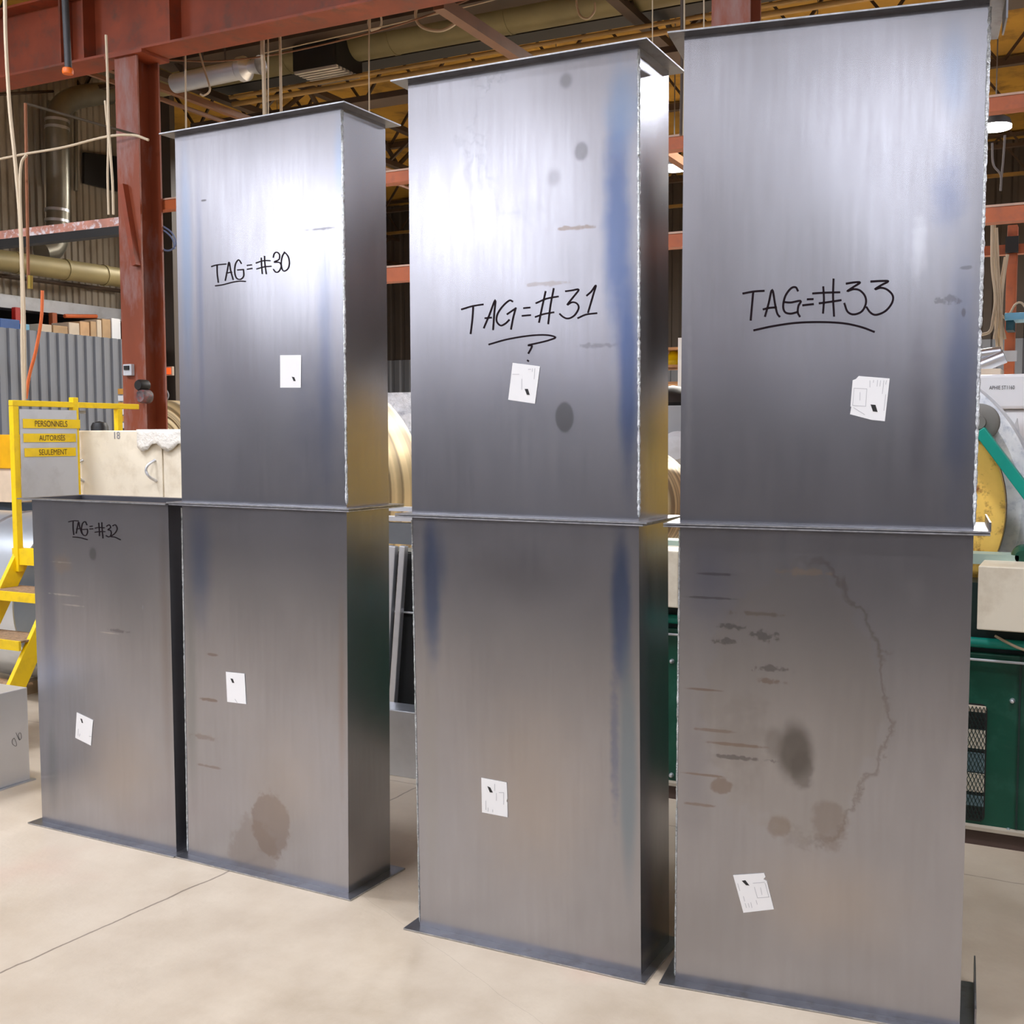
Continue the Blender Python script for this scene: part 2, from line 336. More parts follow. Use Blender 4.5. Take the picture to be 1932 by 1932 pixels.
# ================================================================== THE DUCT SECTIONS
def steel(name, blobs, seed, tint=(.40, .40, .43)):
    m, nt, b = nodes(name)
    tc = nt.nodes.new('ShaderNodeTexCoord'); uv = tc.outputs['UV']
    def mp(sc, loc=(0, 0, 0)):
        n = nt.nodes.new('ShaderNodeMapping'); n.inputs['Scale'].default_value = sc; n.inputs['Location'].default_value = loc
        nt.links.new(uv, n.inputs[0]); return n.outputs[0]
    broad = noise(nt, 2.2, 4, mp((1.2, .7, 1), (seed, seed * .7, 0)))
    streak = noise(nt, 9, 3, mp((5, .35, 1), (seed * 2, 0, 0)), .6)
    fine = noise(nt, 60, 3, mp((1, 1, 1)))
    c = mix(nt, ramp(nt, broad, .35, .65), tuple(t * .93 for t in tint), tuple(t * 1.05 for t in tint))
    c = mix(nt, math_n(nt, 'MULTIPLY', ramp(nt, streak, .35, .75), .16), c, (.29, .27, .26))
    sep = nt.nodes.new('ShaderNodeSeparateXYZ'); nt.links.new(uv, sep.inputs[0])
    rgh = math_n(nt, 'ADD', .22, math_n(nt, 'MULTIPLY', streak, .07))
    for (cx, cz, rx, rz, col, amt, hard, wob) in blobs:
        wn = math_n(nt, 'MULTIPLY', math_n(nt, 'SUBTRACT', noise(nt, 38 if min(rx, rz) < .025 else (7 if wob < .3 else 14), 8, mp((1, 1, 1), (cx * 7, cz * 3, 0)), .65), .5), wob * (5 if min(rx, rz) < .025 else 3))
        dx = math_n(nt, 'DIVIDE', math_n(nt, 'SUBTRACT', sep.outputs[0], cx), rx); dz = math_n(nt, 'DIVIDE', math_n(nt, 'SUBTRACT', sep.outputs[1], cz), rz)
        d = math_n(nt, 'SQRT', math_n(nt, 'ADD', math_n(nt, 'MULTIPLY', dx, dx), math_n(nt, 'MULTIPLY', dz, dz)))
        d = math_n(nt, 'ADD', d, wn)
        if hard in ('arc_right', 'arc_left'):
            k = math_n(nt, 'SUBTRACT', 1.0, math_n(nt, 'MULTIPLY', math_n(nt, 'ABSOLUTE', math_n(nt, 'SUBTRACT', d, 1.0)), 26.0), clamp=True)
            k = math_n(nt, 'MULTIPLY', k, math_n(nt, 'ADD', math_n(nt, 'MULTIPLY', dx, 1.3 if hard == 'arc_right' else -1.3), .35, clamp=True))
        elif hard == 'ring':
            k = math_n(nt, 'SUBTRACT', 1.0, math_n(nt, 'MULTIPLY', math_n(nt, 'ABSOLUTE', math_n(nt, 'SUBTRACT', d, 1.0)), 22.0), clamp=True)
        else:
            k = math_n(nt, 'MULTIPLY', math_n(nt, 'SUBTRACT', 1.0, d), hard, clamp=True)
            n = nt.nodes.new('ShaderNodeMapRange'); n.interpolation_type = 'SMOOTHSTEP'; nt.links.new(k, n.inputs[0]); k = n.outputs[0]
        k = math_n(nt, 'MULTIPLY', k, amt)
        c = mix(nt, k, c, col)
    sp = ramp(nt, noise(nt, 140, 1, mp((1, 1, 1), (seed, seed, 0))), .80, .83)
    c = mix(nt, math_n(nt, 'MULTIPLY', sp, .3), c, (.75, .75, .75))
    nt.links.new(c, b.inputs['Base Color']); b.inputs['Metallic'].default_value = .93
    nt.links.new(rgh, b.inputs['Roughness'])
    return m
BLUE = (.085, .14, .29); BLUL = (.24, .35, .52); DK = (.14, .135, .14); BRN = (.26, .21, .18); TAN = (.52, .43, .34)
flange_m = M('steel_flange', (.27, .275, .30), .34, .9, .25, 6.0, (.16, .14, .13), dirt_amt=.4)
edge_m = M('sheared_edge', (.55, .56, .58), .35, .9, .3, 40.0)
inner_m = M('inner_steel', (.18, .18, .20), .45, .9, .2, 3.0)
RINGS = {'A': ([[-2.5539, 3.4339, 2.214, .8579, 0], [-2.5451, 3.4415, 1.670, .8548, 1.5], [-2.5444, 3.4424, 1.756, .85, 3.0]], .2688),
         'B': ([[-1.2924, 3.3189, -.228, .8573, 0], [-1.3076, 3.3157, -.074, .8608, 1.5], [-1.3176, 3.3168, .09, .8544, 3.0]], .2718),
         'C': ([[-.3135, 3.43, -5.714, .8731, 0], [-.31, 3.4299, -6.721, .8691, 1.5], [-.3042, 3.4314, -8.301, .8684, 3.0]], .2718),
         'D': ([[-3.4723, 3.463, 1.169, .8406, 0], [-3.472, 3.4617, 1.263, .8422, 1.5]], .2688)}
class Sec:
    def __init__(s, key, k, seed):
        R, s.d = RINGS[key]; s.r0, s.r1 = R[k], R[k + 1]; s.seed = seed
        s.z0, s.z1 = s.r0[4] + .001, s.r1[4] - .001
        rnd = random.Random(seed); s.ph = [rnd.uniform(0, 6.28) for _ in range(6)]; s.amp = rnd.uniform(.8, 1.1)
    def ring(s, t):
        a = [s.r0[i] * (1 - t) + s.r1[i] * t for i in range(4)]; de = math.radians(a[2])
        return Vector((a[0], a[1], 0)), Vector((-math.cos(de), math.sin(de), 0)), Vector((math.sin(de), math.cos(de), 0)), a[3]
    def bulge(s, u, t):                      # slight oil-canning of the thin plate, outward only
        e = math.sin(PI * min(max(u, 0), 1)) ** .75 * math.sin(PI * min(max(t, 0), 1))
        b = .0030 + .0011 * math.sin(2 * PI * u * 1.1 + s.ph[0] + 2 * t) + .0010 * math.sin(2 * PI * t * 1.6 + s.ph[1]) + .0006 * math.sin(2 * PI * (u * 1.9 + t * 1.3) + s.ph[2])
        return e * b * s.amp
    def front(s, u, t, off=0.0):             # u: 0 left .. 1 right
        O, L, V, wd = s.ring(t); p = O + L * wd * (1 - u) - V * (s.bulge(u, t) + off); p.z = s.z0 + (s.z1 - s.z0) * t; return p
    def px(s, px, py):                       # photograph pixel -> (u, t) on the front plate
        O, L, V, wd = s.ring(.5); d = ray(px, py)
        for _ in range(3):
            k = ((O - CAM).dot(V)) / d.dot(V); P = CAM + d * k; t = (P.z - s.z0) / (s.z1 - s.z0); O, L, V, wd = s.ring(t); O = O.copy()
        k = ((O - CAM).dot(V)) / d.dot(V); P = CAM + d * k
        return 1 - (P - O).dot(L) / wd, (P.z - s.z0) / (s.z1 - s.z0)
    def corners(s, t, out=0.0):
        O, L, V, wd = s.ring(t); z = Vector((0, 0, s.z0 + (s.z1 - s.z0) * t))
        return [O + L * (wd + out) - V * out + z, O - L * out - V * out + z, O - L * out + V * (s.d + out) + z, O + L * (wd + out) + V * (s.d + out) + z]   # FL FR BR BL
def build_section(key, k, label, blobs, seed, top_fl=True, weld_right=False, weld_left=False, lip=False, tint=(.40, .40, .43)):
    S = Sec(key, k, seed); c = S.corners(0); base = (c[0] + c[2]) / 2; base.z = S.z0
    t = thing('duct_section', label, 'metal duct', base, None)
    W = (S.r0[3] + S.r1[3]) / 2
    bl = []
    for (px, py, rx, ry, col, amt, hard, wob) in blobs:
        u, v = S.px(px, py); u2, _ = S.px(px + rx, py); _, v2 = S.px(px, py - ry)
        bl.append((u * W, v * 1.5, abs(u2 - u) * W, abs(v2 - v) * 1.5, col, amt, hard, wob))
    m = steel('mill_steel_' + key + str(k), bl, seed, tint)
    NU, NT = 26, 44; mb = MB(); uvs = []
    mb.v = [tuple(S.front(i / NU, j / NT)) for j in range(NT + 1) for i in range(NU + 1)]
    uvs = [(i / NU * W, j / NT * 1.5) for j in range(NT + 1) for i in range(NU + 1)]
    mb.f = [(j * (NU + 1) + i, j * (NU + 1) + i + 1, (j + 1) * (NU + 1) + i + 1, (j + 1) * (NU + 1) + i) for j in range(NT) for i in range(NU)]
    # right, back and left plates share the corners
    def plate(i0, i1, flip, bul):
        n = len(mb.v); NN = 8
        for j in range(NT + 1):
            cc = S.corners(j / NT); O, L, V, wd = S.ring(j / NT)
            nr = {1: -L, 2: V, 3: L}[i0]
            for i in range(NN + 1):
                q = cc[i0].lerp(cc[i1], i / NN) + nr * (bul * math.sin(PI * i / NN) * math.sin(PI * j / NT) ** .5 * (1 + .4 * math.sin(j * .35 + S.ph[3])))
                mb.v.append(tuple(q)); uvs.append((W + .1 + i / NN * .27 + i0, j / NT * 1.5))
        for j in range(NT):
            for i in range(NN): mb.f.append((n + j * (NN + 1) + i, n + j * (NN + 1) + i + 1, n + (j + 1) * (NN + 1) + i + 1, n + (j + 1) * (NN + 1) + i))
    plate(1, 2, False, .0018); plate(2, 3, False, .0); plate(3, 0, False, .001)
    me = bpy.data.meshes.new('duct_body'); me.from_pydata(mb.v, [], mb.f)
    ul = me.uv_layers.new(name='UVMap')
    for lp in me.loops: ul.data[lp.index].uv = uvs[lp.vertex_index]
    me.materials.append(m)
    for p in me.polygons: p.use_smooth = True
    o = bpy.data.objects.new('duct_body', me); COL.objects.link(o); par_inv(o, t)
    # inner lining (the plate's inside face)
    ib = MB(); n = []
    for tt in (0, 1):
        O, L, V, wd = S.ring(tt); z = Vector((0, 0, S.z0 + (S.z1 - S.z0) * tt)); e = .004
        n += [O + L * (wd - e) + V * e + z, O + L * e + V * e + z, O + L * e + V * (S.d - e) + z, O + L * (wd - e) + V * (S.d - e) + z]
    ib.quadmesh(n, [(0, 1, 5, 4), (1, 2, 6, 5), (2, 3, 7, 6), (3, 0, 4, 7)]).build('duct_lining', inner_m, t)
    P = .043; TH = .0055
    oL, oR = {'A0': (.029, P), 'D0': (P, .029), 'B0': (P, .030)}.get(key + str(k), (P, P))
    def fcorn(tt):
        q = S.corners(tt, P); O, L, V, wd = S.ring(tt); return [q[0] - L * (P - oL), q[1] + L * (P - oR), q[2] + L * (P - oR), q[3] - L * (P - oL)]
    def flange(tt, zc, up, name):
        a = fcorn(tt); b_ = S.corners(tt, -.003); v = []
        for lst in (a, b_):
            for q in lst: v.append(Vector((q.x, q.y, zc))); 
            for q in lst: v.append(Vector((q.x, q.y, zc + up * TH)))
        f = []
        for i in range(4):
            j = (i + 1) % 4; f += [(i, j, 4 + j, 4 + i), (8 + i, 8 + j, 12 + j, 12 + i), (i, j, 8 + j, 8 + i), (4 + i, 4 + j, 12 + j, 12 + i)]
        MB().quadmesh(v, f).build(name, flange_m, t)
        # bright sheared rim along the outer edge
        e = MB(); loop = [Vector((q.x, q.y, zc + up * TH * .5)) for q in fcorn(tt)]
        for i in range(4): e.bar(loop[i], loop[(i + 1) % 4], .0016, TH * .8)
        e.build('sheared_rim', edge_m, t)
        # corner fillet run under the flange
    flange(0, S.z0, 1, 'bottom_flange'); flange(1, S.z1, -1, 'top_flange')
    if lip:
        for tt, z, dz in (((0, S.z0 + TH, .026), (1, S.z1 - TH, -.06)) if k else ((0, S.z0 + TH, .09),)):
            cc = S.corners(tt, P); q0, q1 = Vector((cc[1].x, cc[1].y, z)), Vector((cc[2].x, cc[2].y, z)); q1 = q1 if dz > 0 else q0.lerp(q1, .4)
            bb = MB().bar(q0 + Vector((0, 0, dz / 2)), q1 + Vector((0, 0, dz / 2)), .005, abs(dz)).build('flange_lip', flange_m, t)
    for side, on in ((1, weld_right), (0, weld_left)):
        if not on: continue
        rn = random.Random(seed * 3 + side); N = 150; r = .0052 if side == 1 else .003
        jit = [rn.uniform(.65, 1.25) * (.35 if i % 29 == 0 else 1) for i in range(N + 1)]
        pts = [S.corners(.012 + .976 * i / N, .001)[side] for i in range(N + 1)]
        MB().tube(pts, r, 7, True, lambda i: jit[i]).build('weld_seam', weld, t, True)
    return S, t
def ribbon(S, t, strokes, conv, wpx, name='marker_writing', mat=None, lift=.0012, taper=False):
    mb = MB()
    for st in strokes:
        st = smooth_path([Vector((a, b, 0)) for a, b in st], 5) if len(st) > 2 else [Vector((a, b, 0)) for a, b in st]
        n = len(mb.v); L_, R_ = [], []
        for i, p in enumerate(st):
            d = (st[min(i + 1, len(st) - 1)] - st[max(0, i - 1)]).normalized(); q = Vector((-d.y, d.x, 0)) * wpx / 2
            ex = d * wpx * .4 * (-1 if i == 0 else (1 if i == len(st) - 1 else 0))
            for s_, lst in ((1, L_), (-1, R_)):
                pp = p + q * s_ + ex; X, Y = conv(pp.x, pp.y); u, v = S.px(X, Y); lst.append(S.front(u, v, lift))
        for a, b in zip(L_, R_): mb.v += [tuple(a), tuple(b)]
        for i in range(len(st) - 1): mb.f.append((n + 2 * i, n + 2 * i + 1, n + 2 * i + 3, n + 2 * i + 2))
    return mb.build(name, mat or ink, t)
def sheet_poly(S, t, poly, conv, name, mat, lift, thick=.0005, parent=None):
    vs = []
    for l_ in (lift, lift - thick):
        for (a, b) in poly: u, v = S.px(*conv(a, b)); vs.append(S.front(u, v, l_))
    n = len(poly); fs = [tuple(range(n)), tuple(reversed(range(n, 2 * n)))] + [(i, (i + 1) % n, n + (i + 1) % n, n + i) for i in range(n)]
    return MB().quadmesh(vs, fs).build(name, mat, parent or t)
def conv(ox, oy, s): return lambda a, b: (ox + a / s, oy + b / s)
def paper_label(S, t, poly, cv, mark, lines=()):
    p = sheet_poly(S, t, poly, cv, 'paper_label', paper, .0022, .0008); 
    sheet_poly(S, t, mark, cv, 'black_print', inkp, .0026, .0002, p)
    if lines: 
        o = ribbon(S, t, lines, cv, lines_w(cv), 'faint_print', inkg, .0026); o.parent = p; o.matrix_parent_inverse = Matrix.Identity(4); o.data.transform(Matrix.Translation(-Vector(p.location)))
def lines_w(cv): a = cv(0, 0); b = cv(1000, 0); return 1000 / (b[0] - a[0]) * .9

# --- upper left stack (tag 30)
S, t = build_section('A', 1, 'upper steel duct of the left stack, marked TAG=#30', [
    (352, 500, 16, 300, BLUL, .5, 1.2, .12), (378, 560, 10, 330, BLUE, .35, 1.0, .12), (615, 700, 22, 330, BLUE, .4, 1.0, .2), (600, 800, 80, 200, (.2, .22, .3), .4, .9, .4), (640, 410, 6, 60, TAN, .5, 1.5, .2),
    (640, 300, 14, 120, BLUL, .4, 1.0, .2), (606, 432, 32, 3, DK, .7, 2, .4), (385, 378, 6, 2, DK, .9, 3, .5)], 11, weld_right=True)
c = conv(360, 440, 6.0375)
ribbon(S, t, [[(240, 380), (300, 362), (405, 352)], [(303, 362), (305, 460), (318, 560)], [(398, 538), (420, 430), (440, 330), (460, 430), (488, 528)], [(412, 455), (470, 445)],
              [(580, 345), (550, 305), (515, 350), (505, 440), (525, 510), (570, 527), (608, 490), (605, 415)], [(540, 420), (605, 415)], [(648, 368), (695, 362)], [(650, 412), (702, 402)],
              [(808, 285), (812, 370), (820, 462)], [(845, 265), (850, 360), (866, 462)], [(750, 340), (830, 315), (908, 314)], [(758, 408), (840, 385), (920, 378)],
              [(945, 275), (955, 235), (985, 218), (1015, 245), (1010, 300), (955, 330), (1015, 335), (1035, 380), (1010, 435), (975, 445), (948, 415)],
              [(1072, 218), (1045, 270), (1035, 350), (1048, 415), (1075, 432), (1115, 400), (1128, 330), (1110, 260), (1072, 218)], [(286, 600), (370, 588), (480, 560), (560, 548), (628, 550)]], c, 14)
paper_label(S, t, [(1028, 1390), (1266, 1388), (1260, 1760), (1028, 1760)], c, [(1160, 1635), (1188, 1640), (1205, 1685), (1180, 1685)])
# --- lower left stack
S, t = build_section('A', 0, 'lower steel duct of the left stack, under the one marked TAG=#30', [
    (375, 1060, 36, 170, BLUE, .55, 1.0, .2), (362, 1300, 14, 300, (.25, .27, .27), .5, 1.2, .15), (512, 1555, 40, 66, (.22, .17, .145), .55, 6, .35), (480, 1605, 55, 70, (.24, .19, .16), .35, 3, .5),
    (395, 1320, 22, 4, BRN, .8, 2, .5), (385, 1390, 26, 6, BRN, .5, 2, .6), (395, 1446, 32, 3, BRN, .6, 2, .5), (400, 1235, 14, 3, BRN, .7, 2, .5), (645, 1300, 10, 300, (.33, .25, .2), .5, 1, .2), (540, 1480, 120, 160, TAN, .25, .9, .2)], 12, weld_left=True)
c = conv(400, 1240, 19.32)
paper_label(S, t, [(525, 525), (1215, 590), (1280, 1700), (580, 1620)], c, [(700, 765), (790, 780), (845, 930), (770, 925)], [[(870, 1520), (955, 1650)]])
# --- upper middle stack (tag 31)
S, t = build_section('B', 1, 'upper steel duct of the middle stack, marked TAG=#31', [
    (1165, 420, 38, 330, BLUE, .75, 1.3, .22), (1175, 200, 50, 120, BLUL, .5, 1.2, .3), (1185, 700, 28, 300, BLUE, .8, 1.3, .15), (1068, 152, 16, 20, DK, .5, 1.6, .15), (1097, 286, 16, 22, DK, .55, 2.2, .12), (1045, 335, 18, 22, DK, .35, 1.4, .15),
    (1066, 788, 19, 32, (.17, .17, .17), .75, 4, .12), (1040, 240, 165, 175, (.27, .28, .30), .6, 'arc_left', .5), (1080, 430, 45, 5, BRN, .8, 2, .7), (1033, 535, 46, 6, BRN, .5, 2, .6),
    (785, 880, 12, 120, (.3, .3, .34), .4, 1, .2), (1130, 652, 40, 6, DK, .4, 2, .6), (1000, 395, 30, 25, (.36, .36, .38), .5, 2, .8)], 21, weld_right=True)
c = conv(840, 500, 6.0375)
ribbon(S, t, [[(192, 505), (310, 470), (432, 450)], [(322, 465), (315, 600), (294, 780)], [(445, 715), (510, 560), (574, 400), (562, 560), (550, 735)], [(460, 606), (528, 600)],
              [(770, 415), (735, 405), (660, 470), (600, 560), (590, 640), (635, 690), (690, 668), (732, 628)], [(712, 560), (810, 493)], [(808, 495), (780, 600), (755, 730)],
              [(902, 492), (968, 486)], [(885, 580), (975, 572)], [(1148, 305), (1110, 480), (1075, 652)], [(1240, 272), (1205, 460), (1180, 668)], [(1042, 435), (1160, 385), (1290, 360)], [(1035, 592), (1130, 560), (1240, 540)],
              [(1378, 300), (1450, 290), (1525, 282), (1460, 370), (1395, 455), (1450, 425), (1505, 440), (1525, 490), (1490, 560), (1440, 600), (1390, 610), (1345, 590), (1312, 560)],
              [(1618, 348), (1670, 300), (1720, 232), (1690, 340), (1632, 540)], [(1518, 605), (1610, 565), (1728, 550)],
              [(505, 905), (700, 850), (950, 808), (1150, 798), (1262, 825), (1180, 860), (1060, 890), (950, 915), (992, 920), (985, 950), (955, 1005)], [(945, 1088), (952, 1094)]], c, 19)
paper_label(S, t, [(775, 1115), (1088, 1155), (1028, 1580), (723, 1535)], c, [(912, 1412), (950, 1412), (970, 1480), (938, 1478)], [[(1003, 1180), (1000, 1215)], [(1030, 1180), (1022, 1300)], [(955, 1190), (985, 1188)], [(880, 1300), (880, 1420)], [(775, 1245), (850, 1245)]])
# --- lower middle stack
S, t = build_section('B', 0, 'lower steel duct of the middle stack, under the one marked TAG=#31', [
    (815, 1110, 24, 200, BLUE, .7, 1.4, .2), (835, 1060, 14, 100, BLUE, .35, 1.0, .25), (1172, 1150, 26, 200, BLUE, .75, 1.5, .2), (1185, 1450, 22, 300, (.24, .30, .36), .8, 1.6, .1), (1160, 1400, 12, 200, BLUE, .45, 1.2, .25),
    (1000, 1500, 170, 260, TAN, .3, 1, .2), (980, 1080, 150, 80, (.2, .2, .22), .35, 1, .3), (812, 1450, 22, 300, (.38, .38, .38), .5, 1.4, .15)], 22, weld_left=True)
c = conv(880, 1440, 16.1)
paper_label(S, t, [(470, 430), (1240, 575), (1262, 1060), (1235, 1140), (1262, 1190), (1270, 1630), (490, 1480)], c, [(655, 685), (745, 725), (825, 880), (730, 870)], [[(880, 620), (880, 820)], [(930, 900), (930, 1120)], [(1010, 880), (1150, 880)], [(610, 1130), (610, 1400)], [(680, 1340), (680, 1450)], [(820, 1400), (820, 1470)], [(1150, 880), (1150, 1240)]])
# --- upper right stack (tag 33)
S, t = build_section('C', 1, 'upper steel duct of the right stack, marked TAG=#33', [
    (1800, 130, 42, 130, BLUL, .35, 1, .25), (1790, 370, 50, 110, BLUE, .35, 1, .3), (1810, 720, 45, 320, BLUE, .5, 1.2, .2), (1735, 760, 40, 220, (.2, .19, .22), .4, 1, .3), (1660, 860, 60, 130, (.34, .34, .35), .3, 1, .3),
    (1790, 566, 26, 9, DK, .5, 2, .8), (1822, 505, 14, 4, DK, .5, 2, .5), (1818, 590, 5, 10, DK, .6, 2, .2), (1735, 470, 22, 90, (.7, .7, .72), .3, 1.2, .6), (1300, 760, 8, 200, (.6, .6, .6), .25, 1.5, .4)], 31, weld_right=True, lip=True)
c = conv(1380, 500, 5.682)
ribbon(S, t, [[(128, 306), (240, 285), (348, 278)], [(235, 288), (222, 430), (208, 588)], [(362, 548), (400, 410), (438, 265), (470, 430), (492, 520), (515, 552)], [(345, 475), (410, 460), (480, 455)],
              [(712, 275), (690, 240), (640, 250), (580, 330), (555, 440), (575, 505), (630, 522), (690, 510), (708, 500)], [(565, 398), (640, 402), (742, 385), (718, 440), (712, 510), (732, 550)], [(818, 368), (872, 366)], [(768, 432), (875, 420)],
              [(985, 238), (992, 370), (983, 512)], [(1095, 155), (1090, 340), (1100, 545)], [(875, 305), (1010, 297), (1158, 293)], [(945, 410), (1060, 395), (1172, 378)],
              [(1235, 200), (1310, 188), (1380, 188), (1310, 235), (1242, 282), (1310, 260), (1380, 275), (1435, 340), (1440, 420), (1395, 500), (1310, 530), (1245, 500), (1212, 415)],
              [(1498, 178), (1600, 172), (1682, 175), (1610, 215), (1538, 262), (1600, 245), (1670, 265), (1730, 330), (1720, 410), (1650, 495), (1550, 535), (1490, 510), (1450, 455)],
              [(245, 700), (450, 655), (700, 620), (960, 612), (1200, 625), (1390, 665), (1528, 716)]], c, 22)
paper_label(S, t, [(1300, 1235), (1335, 1222), (1365, 1190), (1697, 1217), (1645, 1675), (1500, 1660), (1272, 1600), (1285, 1520), (1276, 1518)], c, [(1492, 1495), (1545, 1500), (1568, 1575), (1518, 1570)],
            [[(1315, 1320), (1452, 1328)], [(1452, 1328), (1440, 1515)], [(1440, 1515), (1300, 1505)], [(1300, 1505), (1315, 1320)], [(1380, 1365), (1378, 1450)], [(1312, 1530), (1430, 1605)], [(1568, 1235), (1562, 1300)], [(1600, 1240), (1592, 1300)], [(1635, 1240), (1618, 1380)], [(1662, 1240), (1655, 1280)], [(1525, 1235), (1522, 1260)], [(1655, 1390), (1635, 1560)], [(1485, 1240), (1485, 1310)]])
# --- lower right stack
S, t = build_section('C', 0, 'lower steel duct of the right stack, under the one marked TAG=#33', [
    (1500, 1420, 44, 72, (.07, .065, .065), .9, 1.7, .16), (1512, 1450, 26, 46, (.06, .055, .055), .6, 2.2, .5), (1460, 1400, 22, 36, (.16, .15, .15), .5, 2, .2), (1490, 1320, 185, 265, (.22, .19, .17), .55, 'arc_right', .22), (1490, 1330, 175, 255, (.36, .34, .32), .3, 12, .25), (1565, 1555, 40, 52, (.26, .22, .2), .5, 3, .5), (1470, 1560, 24, 26, (.26, .21, .17), .5, 3, .6),
    (1340, 1100, 70, 110, (.24, .26, .36), .5, 1.1, .3), (1310, 1450, 45, 200, (.27, .27, .31), .45, 1.1, .3), (1330, 1301, 45, 3, BRN, .8, 2, .2), (1350, 1378, 50, 4, BRN, .7, 2, .3), (1400, 1400, 90, 110, (.25, .23, .22), .3, 1.2, .8), (1390, 1405, 70, 4, BRN, .8, 2, .3), (1400, 1430, 60, 5, DK, .7, 2, .6), (1330, 1462, 50, 3, BRN, .8, 2, .3), (1360, 1485, 22, 16, BRN, .7, 3, .7), (1320, 1518, 38, 4, BRN, .7, 2, .4),
    (1425, 1158, 48, 5, BRN, .6, 2, .7), (1375, 1182, 28, 6, DK, .6, 2, .7), (1370, 1208, 28, 7, DK, .6, 2, .8), (1445, 1200, 28, 12, DK, .6, 2, .8), (1458, 1262, 36, 8, DK, .6, 2, .8), (1450, 1285, 30, 6, BRN, .7, 2, .7), (1520, 1080, 46, 8, TAN, .6, 2, .8), (1350, 1083, 46, 3, DK, .6, 2, .4), (1340, 1128, 60, 3, DK, .6, 2, .4),
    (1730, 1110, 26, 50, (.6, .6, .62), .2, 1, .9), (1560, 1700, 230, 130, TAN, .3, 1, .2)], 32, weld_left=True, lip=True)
c = conv(1340, 1600, 12.075)
paper_label(S, t, [(525, 610), (1230, 560), (1262, 650), (1215, 700), (1290, 740), (1455, 1385), (760, 1465)], c, [(722, 735), (805, 722), (900, 845), (820, 835)],
            [[(980, 790), (1240, 770)], [(1010, 880), (1080, 1120)], [(1080, 1125), (1345, 1105)], [(1255, 790), (1340, 1100)], [(1150, 890), (1185, 1050)], [(800, 1250), (830, 1350)], [(870, 1250), (895, 1340)], [(930, 1230), (955, 1350)], [(760, 1090), (790, 1200)], [(630, 800), (680, 960)], [(1050, 1180), (1075, 1270)]])
# --- single section on the far left (tag 32)
S, t = build_section('D', 0, 'single steel duct standing open-topped at the left, marked TAG=#32', [
    (92, 1150, 22, 240, (.22, .24, .32), .6, 1.2, .2), (176, 1045, 9, 16, DK, .5, 1.8, .15), (118, 1062, 22, 26, (.55, .42, .3), .35, 1.4, .6), (118, 1061, 26, 2, (.8, .78, .72), .5, 1, .5), (120, 1122, 32, 2.5, (.8, .78, .72), .6, 1.5, .4), (138, 1142, 26, 2, (.8, .78, .72), .5, 1.5, .4), (208, 1194, 22, 2, (.8, .78, .72), .4, 1.5, .4),
    (225, 1190, 20, 4, DK, .5, 2, .6), (230, 1450, 120, 150, TAN, .3, 1, .2), (100, 1450, 14, 120, (.24, .26, .28), .5, 1.2, .2), (312, 1200, 14, 400, BRN, .4, 1, .15)], 41, weld_left=False)
c = conv(40, 900, 6.0375)
ribbon(S, t, [[(542, 510), (600, 498), (652, 500)], [(592, 500), (592, 580), (600, 655)], [(628, 640), (642, 570), (655, 512), (668, 570), (692, 640)], [(632, 592), (690, 585)],
              [(750, 545), (730, 508), (700, 530), (688, 600), (705, 655), (740, 665), (758, 630), (755, 595)], [(705, 597), (756, 594)], [(785, 562), (812, 560)], [(785, 592), (820, 590)], [(885, 525), (892, 600), (895, 668)], [(920, 520), (925, 610), (935, 695)], [(845, 582), (890, 575), (950, 578)], [(845, 628), (900, 622), (955, 622)],
              [(975, 560), (1005, 545), (1020, 575), (990, 600), (1020, 610), (1028, 650), (1005, 682), (970, 668)], [(1045, 555), (1075, 545), (1095, 590), (1070, 640), (1025, 678), (1070, 685), (1132, 715)], [(592, 683), (670, 690), (755, 713)]], c, 11)
c = conv(120, 1320, 19.32)
paper_label(S, t, [(500, 455), (1100, 740), (1085, 850), (1020, 1670), (445, 1385)], c, [(635, 680), (700, 700), (735, 850), (690, 840)], [[(560, 1060), (550, 1300)], [(620, 1240), (600, 1330)], [(960, 1330), (1040, 1340)]])

# ================================================================== SILVER BOX at the lower left
p0 = onZ(57, 1472, 0); hz = 1.78 - (1.78 - 0) * (1294 - 822) / (1472 - 822)
t = thing('sheet_metal_box', 'pale galvanised box on the floor at the lower left edge, marked 90', 'metal box', (p0.x - .4, p0.y - .6, 0))
MB().box((p0.x - .8, p0.y - 1.2, .006), (p0.x, p0.y, hz)).build('box_body', M('satin_zinc', (.66, .67, .70), .35, .6, .06, 2), t, False, .003)
MB().box((p0.x - .82, p0.y - 1.22, 0), (p0.x + .02, p0.y + .02, .006)).build('bottom_flange', galv, t)
def on_x_ribbon(strokes, cv, X, wpx, name, mat, parent):
    mb = MB()
    for st in strokes:
        st = smooth_path([Vector((a, b, 0)) for a, b in st], 5); n = len(mb.v)
        for i, p in enumerate(st):
            d = (st[min(i + 1, len(st) - 1)] - st[max(0, i - 1)]).normalized(); q = Vector((-d.y, d.x, 0)) * wpx / 2
            for s_ in (1, -1): pp = p + q * s_; mb.v.append(tuple(onX(*cv(pp.x, pp.y), X)))
        for i in range(len(st) - 1): mb.f.append((n + 2 * i, n + 2 * i + 1, n + 2 * i + 3, n + 2 * i + 2))
    return mb.build(name, mat, parent)
on_x_ribbon([[(130, 930), (115, 945), (112, 975), (130, 998), (150, 1000), (148, 970), (130, 930)], [(145, 880), (165, 925), (178, 948), (195, 925), (188, 885), (172, 890), (170, 915), (180, 945)]], conv(0, 1200, 4.83), p0.x + .001, 5, 'marker_writing', M('soft_ink', (.12, .12, .13), .5, 0, .1, 5), t)

